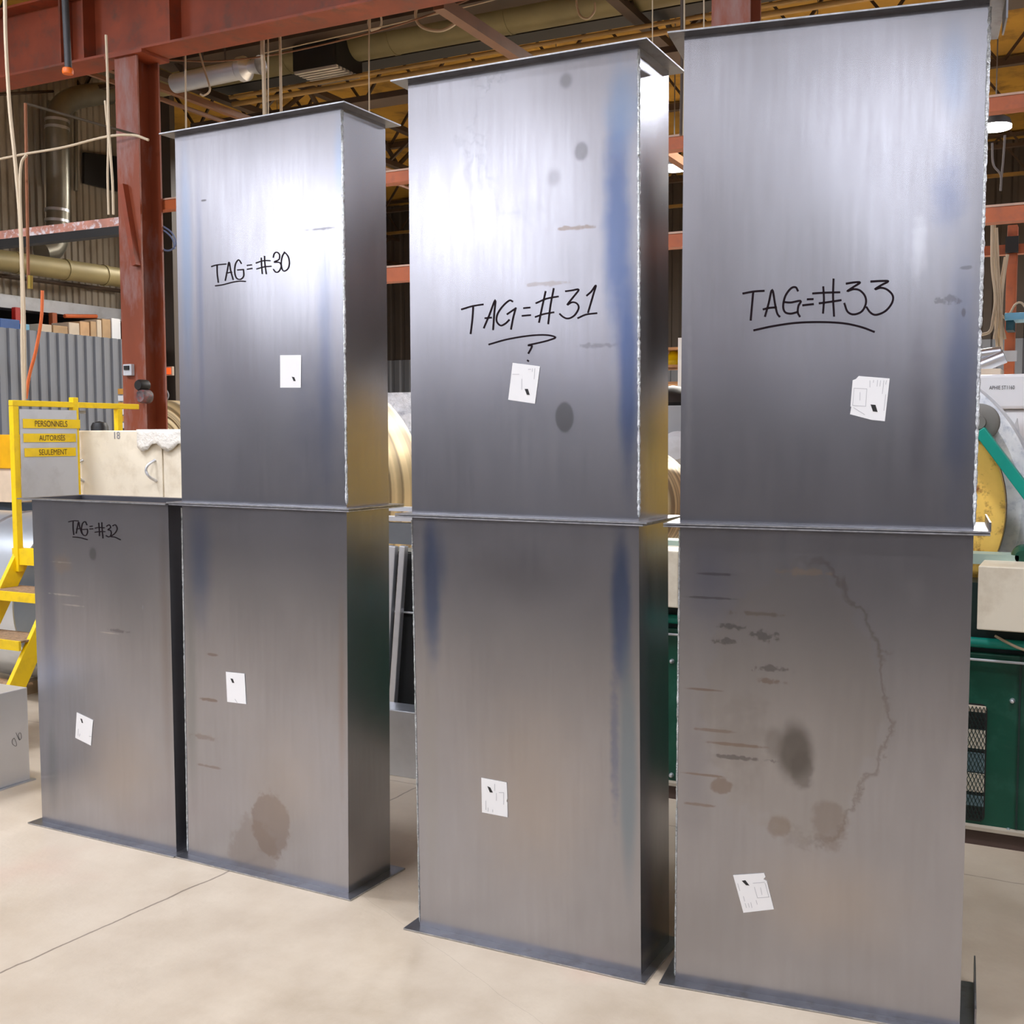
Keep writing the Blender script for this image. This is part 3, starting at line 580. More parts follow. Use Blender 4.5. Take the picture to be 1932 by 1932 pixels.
# ================================================================== GREEN MACHINE LINE behind the ducts
MY = 5.08
t = thing('roll_forming_machine', 'long green machine on the floor behind the duct stacks', 'machine', (-1.2, MY + .5, 0))
xl, xr = -3.8, 1.3
b_ = MB().box((xl, MY + .01, .07), (xr, MY + .26, .84)); b_.build('base_cabinet', green, t, False, .006)
MB().box((xl, MY - .01, 0), (xr, MY + .26, .07)).build('plinth', M('brown_plinth', (.07, .04, .03), .6), t)
MB().box((xl, MY - .03, .07), (xr, MY + .01, .085)).build('plinth_strip', M('dusty_strip', (.4, .34, .26), .7), t)
MB().box((xl, MY + .06, .84), (xr, MY + .25, 1.14)).build('upper_frame', dgreen, t)
MB().box((xl, MY - .006, .09), (-2.5, MY + .01, 1.14)).build('darkening_panel', M('dull_black', (.006, .006, .006), .75), t)  # black sheet added to darken the machine in the left gap
MB().tube([(-2.5, MY + .02, .885), (xr, MY + .02, .885)], .022, 10).build('rail', teal, t, True)
MB().tube([(xl, MY - .012, .815), (xr * .0 - .12, MY - .012, .815)], .006, 6).build('trim_rod', lgrey, t, True)
gx0, gx1 = onY(1795, 1440, MY).x, onY(1860, 1440, MY).x; gz0, gz1 = onY(1855, 1552, MY).z, onY(1860, 1330, MY).z
def rrect(x0, x1, z0, z1, r, n=5):
    out = []
    for cx_, cz_, a0 in ((x1 - r, z1 - r, 0), (x0 + r, z1 - r, 90), (x0 + r, z0 + r, 180), (x1 - r, z0 + r, 270)):
        for i in range(n + 1): a = math.radians(a0 + 90 * i / n); out.append((cx_ + r * math.cos(a), cz_ + r * math.sin(a)))
    return out
rr = rrect(gx0, gx1, gz0, gz1, .025)
g = MB().quadmesh([(x, MY + .008, z) for x, z in rr], [tuple(range(len(rr)))]).build('vent_opening', black, t)
for za, zb, mm in ((.93, .985, cardl), (.62, .78, cream), (.42, .585, M('dusty_blue', (.16, .24, .26), .6)), (.25, .41, cream), (.13, .22, M('dusty_blue', (.1, .2, .2), .6))):
    MB().box((gx0 + .006, MY + .004, gz0 + (gz1 - gz0) * za), (gx1 - .006, MY + .007, gz0 + (gz1 - gz0) * zb)).build('component', mm, g)
b_ = MB(); px_ = .0155; pz_ = .036; z = gz0 + .004; row = 0
while z < gz1 - pz_ / 2:
    x = gx0 + .003 + (row % 2) * px_ / 2
    while x < gx1 - px_ / 2:
        b_.bar((x, MY, z), (x + px_ / 2, MY, min(z + pz_ / 2, gz1)), .0028, .0028, Vector((0, 1, 0))); b_.bar((x + px_ / 2, MY, z), (x, MY, min(z + pz_ / 2, gz1)), .0028, .0028, Vector((0, 1, 0))) if False else None
        x += px_
    x = gx0 + .003 + ((row + 1) % 2) * px_ / 2
    while x < gx1 - px_ / 2:
        b_.bar((x, MY, min(z + pz_ / 2, gz1)), (x + px_ / 2, MY, z), .0028, .0028, Vector((0, 1, 0)))
        x += px_
    z += pz_ / 2; row += 1
b_.build('wire_mesh', dgreen, g)
for i, xx in enumerate((onY(1922, 1400, MY).x, -1.0, -2.2)): MB().box((xx - .004, MY - .004, .09), (xx + .004, MY + .012, .84)).build('door_joint', dgreen, t)
for px, py in ((1910, 1323), (1902, 1568), (1267, 1248), (1266, 1463)):
    q = onY(px, py, MY); MB().lathe(q, (0, -1, 0), [(0, .012), (.007, .010), (.011, .002), (.012, -.01)], 12).build('bolt', alu, t, True)
# cream covers in front of the frame
for pa, pb, ya, yb in ((1180, 1279, 1036, 1143), (1846, 2060, 1066, 1192)):
    a = onY(pa, ya, 4.95); b = onY(pb, yb, 4.95); za = 1.235; zb = .965
    MB().box((a.x, 4.95, zb), (b.x, 5.28, za)).build('cream_cover', cream, t, False, .005)
a = onY(1832, 1060, 5.2); b = onY(1922, 1060, 5.2)
MB().box((-2.0, 5.2, 1.215), (b.x, 5.33, 1.26)).build('grey_green_shelf', M('pale_green', (.35, .45, .38), .5), t)
a = onY(735, 985, 5.12); b = onY(800, 985, 5.12)
MB().box((xl, 5.1, onY(760, 1027, 5.1).z), (b.x, 5.16, onY(760, 987, 5.1).z)).build('grey_top_panel', M('panel_grey', (.12, .125, .13), .5), t)
for yy in (964, 978): q = onY(760, yy, 5.15); MB().box((xl, 5.1 + (978 - yy) * .012, q.z - .012), (b.x, 5.16 + (978 - yy) * .012, q.z + .012)).build('roller_rail', alu, t)
MB().tube(smooth_path([onY(1878, 1200, 5.04), onY(1900, 1212, 5.0), onY(1932, 1226, 5.0), onY(1980, 1235, 5.0)]), .006, 6).build('cable', cablec, t, True)
MB().lathe(onY(1930, 1050, 5.25), (0, -1, 0), [(0, .05), (.03, .05), (.045, .03), (.05, 0), (.05, -.05)], 20).build('hand_knob', green, t, True)

# decoiler with the rusted yellow disc
cY = 5.45
C1 = onY(1643, 957, cY); k = (C1 - CAM).length; k = (C1 - CAM).dot(Vector((-math.sin(YAW), math.cos(YAW), 0)))
def pr(p, Y=cY): return p / FPX * k
t = thing('decoiler', 'green-armed decoiler with a rust-flecked yellow disc behind the right stack', 'machine', (C1.x, cY + .3, 0))
MB().lathe(C1, (0, -1, 0), [(0, .06), (pr(225), .06), (pr(237), .05), (pr(238), .0), (0, .0)], 96).build('yellow_disc', rusty, t, True)
MB().lathe(C1 + Vector((0, .42, 0)), (0, -1, 0), [(0, .03), (pr(276), .03), (pr(280), .02), (pr(280), -.03), (0, -.03)], 96).build('brown_flange', beltb, t, True)
MB().box((C1.x - .15, cY + .46, 0), (C1.x + .15, cY + .8, C1.z + .1)).build('pedestal', green, t, False, .01)
A_, B_ = onY(1849, 812, cY - .12), onY(1960, 960, cY - .12)
MB().bar(A_, B_, .05, .075, Vector((0, 1, 0))).build('arm', teal, t, False, .004)
MB().bar(B_, Vector((B_.x + .12, B_.y, .9)), .05, .08, Vector((0, 1, 0))).build('arm', teal, t, False, .004)
R_ = onY(1848, 797, cY - .05)
MB().lathe(R_, (0, -1, 0), [(0, .05), (.03, .05), (.033, .03), (.07, .03), (.085, .02), (.085, -.05), (0, -.05)], 40).build('guide_roller', M('worn_rubber', (.17, .16, .14), .6), t, True)
o = MB().lathe(C1 + Vector((0, .05, 0)), (0, -1, 0), [(pr(238), .0), (pr(262), .02), (pr(284), -.04), (pr(286), -.30), (pr(230), -.30)], 96).build('metal_coil', coilw, None, True)
tag(recenter(o), 'white-edged sheet metal coil mounted behind the rust-flecked yellow disc', 'metal coil')

def gold_coil(px, py, R, Y, label, dep=.5):
    c_ = onY(px, py, Y); kk = (c_ - CAM).dot(Vector((-math.sin(YAW), math.cos(YAW), 0))) / FPX; R = R * kk
    t = thing('metal_coil', label, 'metal coil', (c_.x, Y + dep / 2, 0), None)
    prof = [(R * .28, .02)]; n = 12
    for i in range(n + 1): prof.append((R * (.3 + .62 * i / n), .03 + .008 * math.sin(i * 2.2)))
    prof += [(R * .94, .02), (R * .985, -.02), (R, -.07), (R, -dep), (R * .28, -dep)]
    o = MB().lathe(c_, (0, -1, 0), prof, 96); o = o.build('coil', gold, t, True)
    o.data.transform(Matrix.Translation(-(c_ - Vector(t.location)))); o.location = c_ - Vector(t.location)
    MB().lathe(c_, (0, -1, 0), [(0, .06), (R * .2, .06), (R * .28, .03), (R * .28, -dep)], 48).build('hub', darkgrey, t, True)
    MB().box((c_.x - .12, Y + dep, 0), (c_.x + .12, Y + dep + .25, c_.z + .12)).build('stand', green, t, False, .01)
    return t
gold_coil(548, 930, 222, 7.0, 'large brass-toned metal coil between the left and middle stacks')
gold_coil(1160, 955, 108, 6.6, 'brass-toned metal coil, a sliver of it between the middle and right stacks')
gold_coil(300, 855, 100, 8.0, 'brass-toned metal coil rising behind the cream cabinet at the left', .4)

# galvanised panel and aluminium profiles in the gap between left and middle stacks
a = onZ(700, 1451, 0); b = onZ(800, 1466, 0)
box_thing('zinc_tray', (a.x, 4.78, 0), (b.x + .1, 4.93, onY(760, 1342, 4.78).z), galv, 'low galvanised panel on the floor in the gap between the left and middle stacks', 'metal panel')
def lean(pa, pb, wd, label):
    A = onY(*pa, 5.02); B = onY(*pb, 5.02); B.z = max(B.z, .0); d = (A - B); k = (B.z - .0) / d.z; B = B - d * k
    o = MB().bar(B + Vector((0, 0, .01)), A, wd, .035, Vector((0, 1, 0))).build('metal_profile', alu, None, False, .003); recenter(o); tag(o, label, 'metal profile')
lean((762, 1030), (741, 1338), .037, 'right one of the two aluminium profiles leaning between the left and middle stacks')
lean((741, 1030), (722, 1338), .055, 'left one of the two aluminium profiles leaning between the left and middle stacks')

# white cabinets and film-wrapped goods further back
a = onY(690, 830, 8.6); b = onY(800, 830, 8.6)
t = thing('white_cabinet', 'white machine cabinet behind the brass-toned coil in the left gap', 'cabinet', ((a.x + b.x) / 2, 9, 0))
zt = onY(760, 822, 8.6).z
MB().box((a.x, 8.6, 0), (b.x, 9.4, zt - .05)).build('cabinet_body', M('blue_white', (.66, .72, .80), .3, .3, .1, 2), t, False, .01)
MB().box((a.x - .03, 8.56, zt - .05), (b.x + .03, 9.4, zt)).build('cabinet_top', white, t, False, .01)
for i, (p1, p2, y1, y2) in enumerate(((722, 790, 742, 800), (746, 800, 772, 812))):
    a1 = onY(p1, y1, 8.9 + .0 * i); b1 = onY(p2, y2, 8.9)
    mb = MB().box((a1.x, 8.8 - .12 * i, zt), (b1.x, 9.2 - .3 * i, a1.z)); o = mb.build('wrapped_bundle', film, None, False, .0)
    sb = o.modifiers.new('s', 'SUBSURF'); sb.levels = sb.render_levels = 3
    if i == 0: sb.subdivision_type = 'SIMPLE'
    recenter(o); tag(o, ('film-wrapped pallet load on the white cabinet in the left gap', 'rounded film-wrapped bundle in front of the pallet load in the left gap')[i], 'wrapped goods')
    if i == 1: o.location.y -= .0
t = thing('sheet_press', 'grey and silver machine seen in the gap between the middle and right stacks', 'machine', (-2.9, 8.4, 0))
a = onY(1235, 765, 8.2); b = onY(1300, 765, 8.2)
MB().box((a.x, 8.2, 0), (b.x, 8.8, onY(1270, 830, 8.2).z)).build('machine_body', galv, t, False, .01)
MB().box((a.x, 8.25, onY(1270, 830, 8.2).z), (b.x, 8.8, a.z)).build('grey_hood', grey, t, False, .01)
q = onY(1277, 845, 8.17); MB().lathe(q, (0, -1, 0), [(0, .05), (.09, .04), (.13, 0), (.13, -.03)], 32).build('round_port', lgrey, t, True)
a = onY(1240, 745, 8.5); b = onY(1300, 757, 8.5)
o = MB().lathe(Vector(((a.x + b.x) / 2, 8.5, onY(1270, 765, 8.2).z)), (0, 0, 1), [(.22, 0), (.24, .03), (.2, .09), (.1, .15), (0, .17)], 20).build('rubbish_bag', black, None, True); recenter(o); tag(o, 'black bag lying on the grey machine in the right gap', 'bag')
# shelving with a yellow item in the right gap
t = thing('storage_rack', 'timber-coloured rack far back in the gap between the middle and right stacks', 'rack', (-4.7, 13, 0))
a = onY(1240, 655, 13); b = onY(1300, 700, 13)
for yy in (655, 688, 720): z = onY(1270, yy, 13).z; MB().box((a.x - .6, 13, z - .03), (b.x + .6, 13.6, z)).build('shelf', M('shelf_timber', (.42, .22, .1), .7), t)
for xx in (a.x - .6, onY(1281, 690, 13).x, b.x + .56): MB().box((xx, 12.96, 0), (xx + .07, 13.02, a.z + .1)).build('upright', white if xx == onY(1281, 690, 13).x else orange_red, t)
q = onY(1269, 687, 13.2); z = onY(1270, 688, 13).z
o = MB().lathe(Vector((q.x, 13.25, z)), (0, 0, 1), [(.14, 0), (.15, .06), (.08, .13), (.05, .18), (0, .18)], 16).build('yellow_tool', yellow, None, True); recenter(o); tag(o, 'small yellow item on the far rack in the right gap', 'tool')

# ================================================================== WHITE MACHINE at the right edge
a = onY(1838, 705, 7.8); b = onY(2060, 705, 7.8)
t = thing('white_machine', 'white machine with black lettering at the right edge of the picture', 'machine', ((a.x + b.x) / 2, 8.3, 0))
MB().box((a.x, 7.8, 0), (b.x, 8.8, 1.95)).build('machine_body', white, t, False, .02)
MB().box((a.x, 7.76, 1.95), (b.x, 8.8, onY(1880, 706, 7.76).z)).build('machine_hood', white, t, False, .02)
q = onY(1866, 735, 7.75); q2 = onY(1914, 735, 7.75)
text_mesh('APHIE ST1160', (q.x, 7.757, q.z), (1, 0, 0), (0, 0, 1), .024, inkp, 'lettering', t, q2.x - q.x, 0.0)
MB().quadmesh([onY(1912, 790, 7.7), onY(1924, 838, 7.7), onY(1898, 838, 7.7)], [(0, 1, 2)])
mb = MB(); P3 = [onY(1919, 789, 7.72), onY(1926, 836, 7.72), onY(1900, 836, 7.72)]; P3 += [p + Vector((0, .05, 0)) for p in P3]
mb.quadmesh(P3, [(0, 1, 2), (3, 5, 4), (0, 3, 4, 1), (1, 4, 5, 2), (2, 5, 3, 0)]).build('metal_guide', lgrey, t)
a2 = onY(1840, 697, 8.0); b2 = onY(1888, 706, 8.0)
zt = onY(1880, 706, 7.76).z
box_thing('cardboard_box', (a2.x, 8.0, zt), (b2.x, 8.3, zt + .05), cardl, 'flat pale box on top of the white machine', 'box')
a2 = onY(1912, 832, 7.4); b2 = onY(1990, 862, 7.4)
box_thing('perforated_guard', (a2.x, 7.35, 1.0), (b2.x, 7.45, a2.z), M('orange_guard', (.85, .38, .02), .5), 'orange-yellow guard below the white machine at the right edge', 'guard')
# orange rack upright, cross bar, cables, pale blue bracket
RY = 9.0
t = thing('rack_frame', 'orange steel upright and cross bars at the right edge, behind the cable bundle', 'rack', (onY(1910, 600, RY).x, RY, 0))
xa, xb = onY(1899, 500, RY).x, onY(1918, 500, RY).x
MB().box((xa, RY, 0), (xb, RY + .12, onY(1900, 425, RY).z)).build('upright', orange_red, t, False, .003)
z = onY(1880, 471, RY).z
MB().box((onY(1800, 471, RY).x, RY + .02, z - .035), (onY(2040, 471, RY).x, RY + .1, z + .035)).build('cross_bar', orange_red, t)
z = onY(1905, 460, RY).z
MB().box((xa - .01, RY - .03, z - .07), (xb + .01, RY, z + .05)).build('clamp', black, t)
z = onY(1905, 672, RY).z
MB().box((xa - .015, RY - .02, z - .04), (xb + .02, RY, z + .04)).build('collar', lgrey, t)
z = onY(1915, 600, RY - .1).z
MB().box((onY(1899, 600, RY - .1).x, RY - .3, z - .03), (onY(2000, 600, RY).x, RY - .02, z + .02)).build('pale_blue_bracket', bluel, t, False, .005)
MB().box((onY(1901, 600, RY - .1).x, RY - .25, z - .1), (onY(1917, 600, RY).x, RY - .04, z - .03)).build('teal_block', M('dark_teal', (.01, .08, .11), .5), t)
for i, pts in enumerate(([(1872, 420), (1872, 500), (1878, 560), (1874, 600), (1868, 625), (1850, 632)], [(1874, 440), (1880, 520), (1882, 600), (1876, 640)], [(1880, 430), (1884, 520), (1888, 600), (1890, 660)], [(1901, 480), (1892, 540), (1889, 600), (1896, 640)],
                         [(1876, 420), (1877, 520), (1879, 610), (1882, 660)], [(1897, 485), (1886, 560), (1886, 640), (1884, 690)], [(1885, 590), (1900, 600), (1915, 575), (1928, 572), (1940, 590)])):
    tube_thing('hanging_cable', smooth_path([onY(p[0], p[1], 8.6 + .02 * i) for p in pts]), .011 if i < 6 else .008, cablec, 
               'beige cable of the hanging bundle beside the orange upright at the right edge' if i < 6 else 'beige cable looping past the pale blue bracket at the right edge', 'cable', 'bundled beige cables at the right edge' if i < 6 else None)
for i, pts in enumerate(([(1872, 270), (1874, 310), (1888, 330), (1888, 360)], [(1896, 255), (1893, 300), (1889, 340)])):
    tube_thing('hanging_cable', smooth_path([onY(p[0], p[1], 9.4) for p in pts]), .008, cablek, ('grey cable curving down below the right-hand lamp', 'straight grey cable below the right-hand lamp')[i], 'cable')
for i, (p1, y1, p2, y2, r) in enumerate(((1850, 668, 1880, 664, .035), (1850, 690, 1885, 676, .05))):
    A, B = onY(p1, y1, 8.5), onY(p2, y2, 8.5)
    tube_thing('metal_pipe', [A, B + (B - A) * .3], r, galv, ('upper short silver pipe above the white machine', 'lower wide silver pipe above the white machine')[i], 'pipe', None, 16)
# grey switch box hanging off the beam at the upper right
a = onY(1871, 0, 5.0); b = onY(1891, 52, 5.0)

# ================================================================== STEEL FRAME of the hall
GY = 7.36
def ibeam(mb, x0, x1, y, z0, z1, fw, tf=.02, tw=.014):
    mb.box((x0, y - fw / 2, z0), (x1, y + fw / 2, z0 + tf)); mb.box((x0, y - fw / 2, z1 - tf), (x1, y + fw / 2, z1)); mb.box((x0, y - tw / 2, z0 + tf), (x1, y + tw / 2, z1 - tf)); return mb
gz = onY(240, 97, GY - .15).z
t = thing('roof_girder', 'big red steel girder crossing the top left corner', 'steel beam', (-6, GY, gz))
ibeam(MB(), -13.4, 3.5, GY, gz, gz + .62, .3).build('girder_body', red, t)
for px in (112, 155, 318): 
    x = onY(px, 100, GY - .15).x; MB().box((x - .01, GY - .14, gz + .02), (x + .01, GY - .007, gz + .6)).build('stiffener', red, t)
MB().box((-13.4, GY - .05, gz + .95), (3.5, GY + .15, gz + 1.15)).build('upper_channel', red, t)
for x in (-13, -11.4, -9.8, -7.8, -4, 0, 3): MB().box((x - .04, GY, gz + .62), (x + .04, GY + .08, 7.6)).build('hanger', red, t)
def column(px0, px1, label, top):
    c_ = onY((px0 + px1) / 2, 300, GY); x = c_.x; wd = .26; t = thing('steel_column', label, 'steel column', (x, GY, 0))
    mb = MB(); mb.box((x - wd / 2, GY - wd / 2, 0), (x + wd / 2, GY - wd / 2 + .018, top)); mb.box((x - wd / 2, GY + wd / 2 - .018, 0), (x + wd / 2, GY + wd / 2, top)); mb.box((x - .008, GY - wd / 2 + .018, 0), (x + .008, GY + wd / 2 - .018, top)); mb.build('column_body', COLM, t)
    MB().box((x - .2, GY - .2, 0), (x + .2, GY + .2, .02)).build('base_plate', red, t)
    MB().box((x - .22, GY - .16, top - .03), (x + .22, GY + .16, top - .0)).build('cap_plate', red, t)
    return t, x
COLM = M('red_column_paint', (.27, .06, .022), .5, 0, .3, 1.6, (.34, .27, .27), stretch=(1, 1, .3), dirt_amt=.28)
t, cx_ = column(228, 298, 'red steel column standing left of the duct stacks', gz)
MB().bar(Vector((cx_ - .03, GY - .16, 3.95)), Vector((cx_ + .10, GY - .16, 3.25)), .05, .06).build('brace', red, t)
q = onY(243, 698, GY - .15); MB().box((q.x - .05, GY - .17, q.z - .05), (q.x + .05, GY - .13, q.z + .05)).build('junction_box', lgrey, t, False, .005)
MB().box((q.x - .03, GY - .18, q.z + .0), (q.x + .03, GY - .17, q.z + .035)).build('junction_cover', black, t)
column(1352, 1421, 'red steel column showing above the right duct stack', 7.6)
def girt(px0, px1, py_at, yl, yh, label, y0=GY + .16):
    z0 = onY(py_at, yl, y0).z; z1 = onY(py_at, yh, y0).z; xa = onY(px0, 400, y0).x; xb = onY(px1, 200, y0).x if px1 < 2000 else 6.5
    t = thing('wall_girt', label, 'steel beam', ((xa + xb) / 2, y0, z0))
    MB().box((xa, y0, z0 + .012), (xb, y0 + .01, z1 - .012)).box((xa, y0, z0), (xb, y0 + .1, z0 + .012)).build('girt_web', orange_red, t)
    MB().box((xa, y0 - .006, z1 - .014), (xb, y0 + .12, z1)).build('dusty_top_flange', M('dusty_flange', (.58, .38, .28), .7, 0, .2, 4), t)
girt(258, 2100, 1275, 281, 254, 'long orange-red beam running behind all the stacks, upper one')
girt(1100, 2100, 1276, 466, 437, 'orange-red beam behind the right stacks, below the long one')
girt(715, 800, 755, 530, 500, 'dark red beam in the gap between the left and middle stacks')
z0 = onY(100, 440, GY + .16).z; z1 = onY(100, 424, GY + .16).z; xa = -13.3; xb = onY(226, 410, GY + .16).x
t = thing('wall_girt', 'white-spattered red beam left of the red column', 'steel beam', ((xa + xb) / 2, GY + .2, z0))
MB().box((xa, GY + .16, z0), (xb, GY + .17, z1)).build('girt_web', M('spattered_red', (.55, .25, .18), .6, 0, .3, 6, (.75, .7, .72), dirt_amt=.85), t)
MB().box((xa, GY + .16, z0 - .075), (xb, GY + .26, z0)).build('girt_channel', black, t)

# roof joists, open web, along X
JZ0, JZ1 = 6.75, 7.5
for n_, jy in enumerate((9.6, 11.9, 14.2, 16.5, 18.8, 21.1, 23.4)):
    t = thing('roof_joist', '%s dark open-web roof joist behind the big red girder' % ('first', 'second', 'third', 'fourth', 'fifth', 'sixth', 'seventh')[n_], 'roof joist', (-6, jy, JZ0))
    x0, x1 = -20, 8
    for zz, nm in ((JZ0, 'bottom_chord'), (JZ1, 'top_chord')): MB().box((x0, jy - .05, zz), (x1, jy + .05, zz + .06)).build(nm, steelk if nm == 'top_chord' or n_ % 2 else steelo, t)
    b_ = MB(); x = x0; up = True
    while x < x1:
        b_.bar((x, jy, JZ0 + .03 if up else JZ1), (x + .55, jy, JZ1 if up else JZ0 + .03), .035, .035, Vector((0, 1, 0))); x += .55; up = not up
    b_.build('web', steelk, t)
for n_, (x, lab) in enumerate(((-16, 'far left'), (-10.2, 'left'), (-4.4, 'middle'), (1.4, 'right'))):
    t = thing('roof_truss', '%s dark roof truss running towards the far wall' % lab, 'roof truss', (x, 15, 6.1))
    for zz, nm in ((6.05, 'bottom_chord'), (6.66, 'top_chord')): MB().box((x - .06, GY + .3, zz), (x + .06, 23.9, zz + .08)).build(nm, steelk, t)
    b_ = MB(); y = GY + .4; up = True
    while y < 23.5:
        b_.bar((x, y, 6.1 if up else 6.68), (x, y + .75, 6.68 if up else 6.1), .05, .05, Vector((1, 0, 0))); y += .75; up = not up
    b_.build('web', steelk, t)
    for y in range(9, 24, 3): MB().bar((x, y, 6.1), (x + 1.1, y + .0, 6.9), .04, .04).build('brace', steelk, t)
# round duct, rails, pipes along X
def yduct(px, py, Y, r, x0, x1, mat, label, name='round_duct', bands=True):
    z = onY(px, py, Y).z; t = thing(name, label, 'pipe' if not bands else 'duct', ((x0 + x1) / 2, Y, z))
    MB().tube([(x0, Y, z), (x1, Y, z)], r, 24).build('duct_pipe', mat, t, True)
    if bands:
        x = x0 + .6
        while x < x1: MB().tube([(x, Y, z), (x + .04, Y, z)], r * 1.03, 24).build('joint_band', mat, t, True); x += 1.5
        for xx in (x0 + .3, (x0 + x1) / 2, x1 - .3): MB().tube([(xx, Y, z + r), (xx, Y, 7.6)], .008, 6).build('hanger', steelk, t)
    return z
yduct(780, 62, 11.0, .2, -11, 5, pipeo, 'olive round ventilation duct under the roof')
yduct(420, 55, 10.3, .1, -11.5, -7.2, pipeo, 'thin olive pipe just behind the red girder, upper left', 'round_duct')
for i, (px, py, Y, r, lab) in enumerate(((820, 118, 10.4, .022, 'upper'), (820, 133, 10.45, .03, 'lower'))):
    yduct(px, py, Y, r, -9.3, 6, steelo, '%s of the paired ochre rails under the roof' % lab, 'ochre_rail', False)
for i, (px, py, Y, h, mt, lab) in enumerate(((900, 66, 11.4, .16, black, 'long black cable tray just under the olive round duct'), (1000, 135, 11.0, .07, steelk, 'thin dark tray below the paired ochre rails'), (760, 22, 10.4, .10, steelk, 'dark beam above the olive round duct at the top centre'))):
    z = onY(px, py, Y).z; box_thing('cable_tray', (-10.5, Y, z - h / 2), (4.5, Y + .3, z + h / 2), mt, lab, 'cable tray')
# diffuser grille box
a = onY(553, 140, 10.6); z = a.z
t = thing('air_diffuser', 'square slatted air diffuser hanging under the roof above the left stack', 'air vent', (a.x, 10.6, z))
MB().box((a.x, 10.6, z + .03), (a.x + .62, 11.1, z + .35)).build('diffuser_box', black, t)
for i in range(7): MB().box((a.x + .01, 10.61 + i * .07, z), (a.x + .61, 10.65 + i * .07, z + .03)).build('slat', M('dusty_slat', (.5, .45, .38), .5), t)
# silver insulated duct
A, B = onY(330, 158, 9.3), onY(450, 132, 9.3)
t = thing('silver_duct', 'silver foil duct under the roof, right of the red column', 'duct', (A.x, 9.3, A.z))
MB().tube([A, A.lerp(B, .5), B], .1, 20).build('duct_pipe', alu, t, True)
MB().lathe(B, (B - A).normalized(), [(.1, 0), (.125, .03), (.125, .10), (.06, .16), (.09, .28), (.1, .3)], 20).build('duct_collar', alu, t, True)
for f in (.15, .45, .8): q = A.lerp(B, f); MB().tube([q, (q.x, q.y, 7.6)], .01, 6).build('hanger', steelk, t)
# slanting channels going away (towards the right-hand vanishing point)
for i, (pa, X, r, lab) in enumerate((((880, 40), -4.75, .05, 'rust-brown channel slanting across the roof above the middle stack'), ((360, 185), -9.2, .035, 'dusty channel slanting from the red column towards the left stack'), ((340, 200), -9.35, .02, 'thin lower conduit slanting from the red column towards the left stack'))):
    q = onX(*pa, X); o = MB().box((X - r, 7.7, q.z - r), (X + r, 20, q.z + r)).build('roof_channel', M('brown_channel', (.20, .09, .045), .5, 0, .2, 3), None); recenter(o); tag(o, lab, 'roof channel')
q = onZ(845, 28, 6.3)
high_bay(q.x, q.y, 6.3, 'small pale lamp hanging at the top centre', lamp_s, 7.6, .11, .11)
# hanging cables and drops
def drop(name, pts, Y, r, mat, label, cat='cable', group=None):
    P_ = smooth_path([onY(a, b, Y) for a, b in pts])
    if pts[0][1] < 95 and name != 'overhead_wire': P_ = [Vector((P_[0].x, P_[0].y, 7.6))] + P_
    return tube_thing(name, P_, r, mat, label, cat, group)
drop('hanging_cable', [(497, 25), (495, 90), (498, 150), (502, 330)], 7.6, .018, cablec, 'thick pale cable hanging in front of the roof above the left stack')
drop('hanging_cable', [(505, 30), (506, 120), (506, 330)], 7.62, .006, cablec, 'thin cable just right of the thick pale one above the left stack')
drop('hanging_cable', [(530, -10), (525, 30), (528, 60), (532, 330)], 7.8, .012, cablec, 'tan cable with an arched top above the left stack')
drop('hanging_cable', [(349, 66), (350, 150), (352, 330)], 7.6, .008, cablec, 'yellowish straight cable just left of the left stack top')
drop('hanging_cable', [(372, 82), (385, 130), (396, 168), (385, 180), (378, 178)], 7.9, .009, cablec, 'hooked beige cable beside the silver duct')
drop('hanging_cable', [(697, 0), (696, 100), (697, 260)], 8.0, .006, cablec, 'thin cable hanging between the left and middle stack tops')
drop('looped_cable', [(800, -20), (784, 25), (795, 50), (830, 58), (858, 45), (862, 30)], 8.6, .014, cablec, 'beige cable hanging in a loop beside the small pale lamp')
drop('looped_cable', [(1088, 10), (1095, 30), (1110, 35), (1122, 20), (1122, 5)], 9.0, .010, cablec, 'small cable loop under the roof above the middle stack')
drop('looped_cable', [(698, 55), (695, 40), (705, 22), (718, 30), (718, 50), (700, 58)], 9.0, .010, cablec, 'small curled cable under the roof between the left and middle stacks')
drop('overhead_wire', [(300, 113), (420, 115), (560, 95), (760, 45), (920, -15)], 8.3, .008, M('rust_wire', (.25, .12, .06), .6), 'long sagging reddish wire under the roof')
drop('overhead_wire', [(500, 100), (700, 55), (900, 8), (1000, -20)], 8.8, .006, cablec, 'long pale wire rising to the right under the roof')
for i, (px, w_, mt, lb) in enumerate(((1287, .012, steelk, 'dark vertical pipe between the middle and right stack tops'), (1291, .006, cablec, 'pale vertical wire between the middle and right stack tops'), (1231, .004, cablec, 'thin wire hanging above the corner of the middle stack'), (1328, .005, cablec, 'thin wire hanging above the right stack'))):
    drop('hanging_pipe' if i == 0 else 'hanging_cable', [(px, -30), (px, 120), (px - 2, 255 if i < 2 else 90)], 6.9, w_, mt, lb, 'pipe' if i == 0 else 'cable')
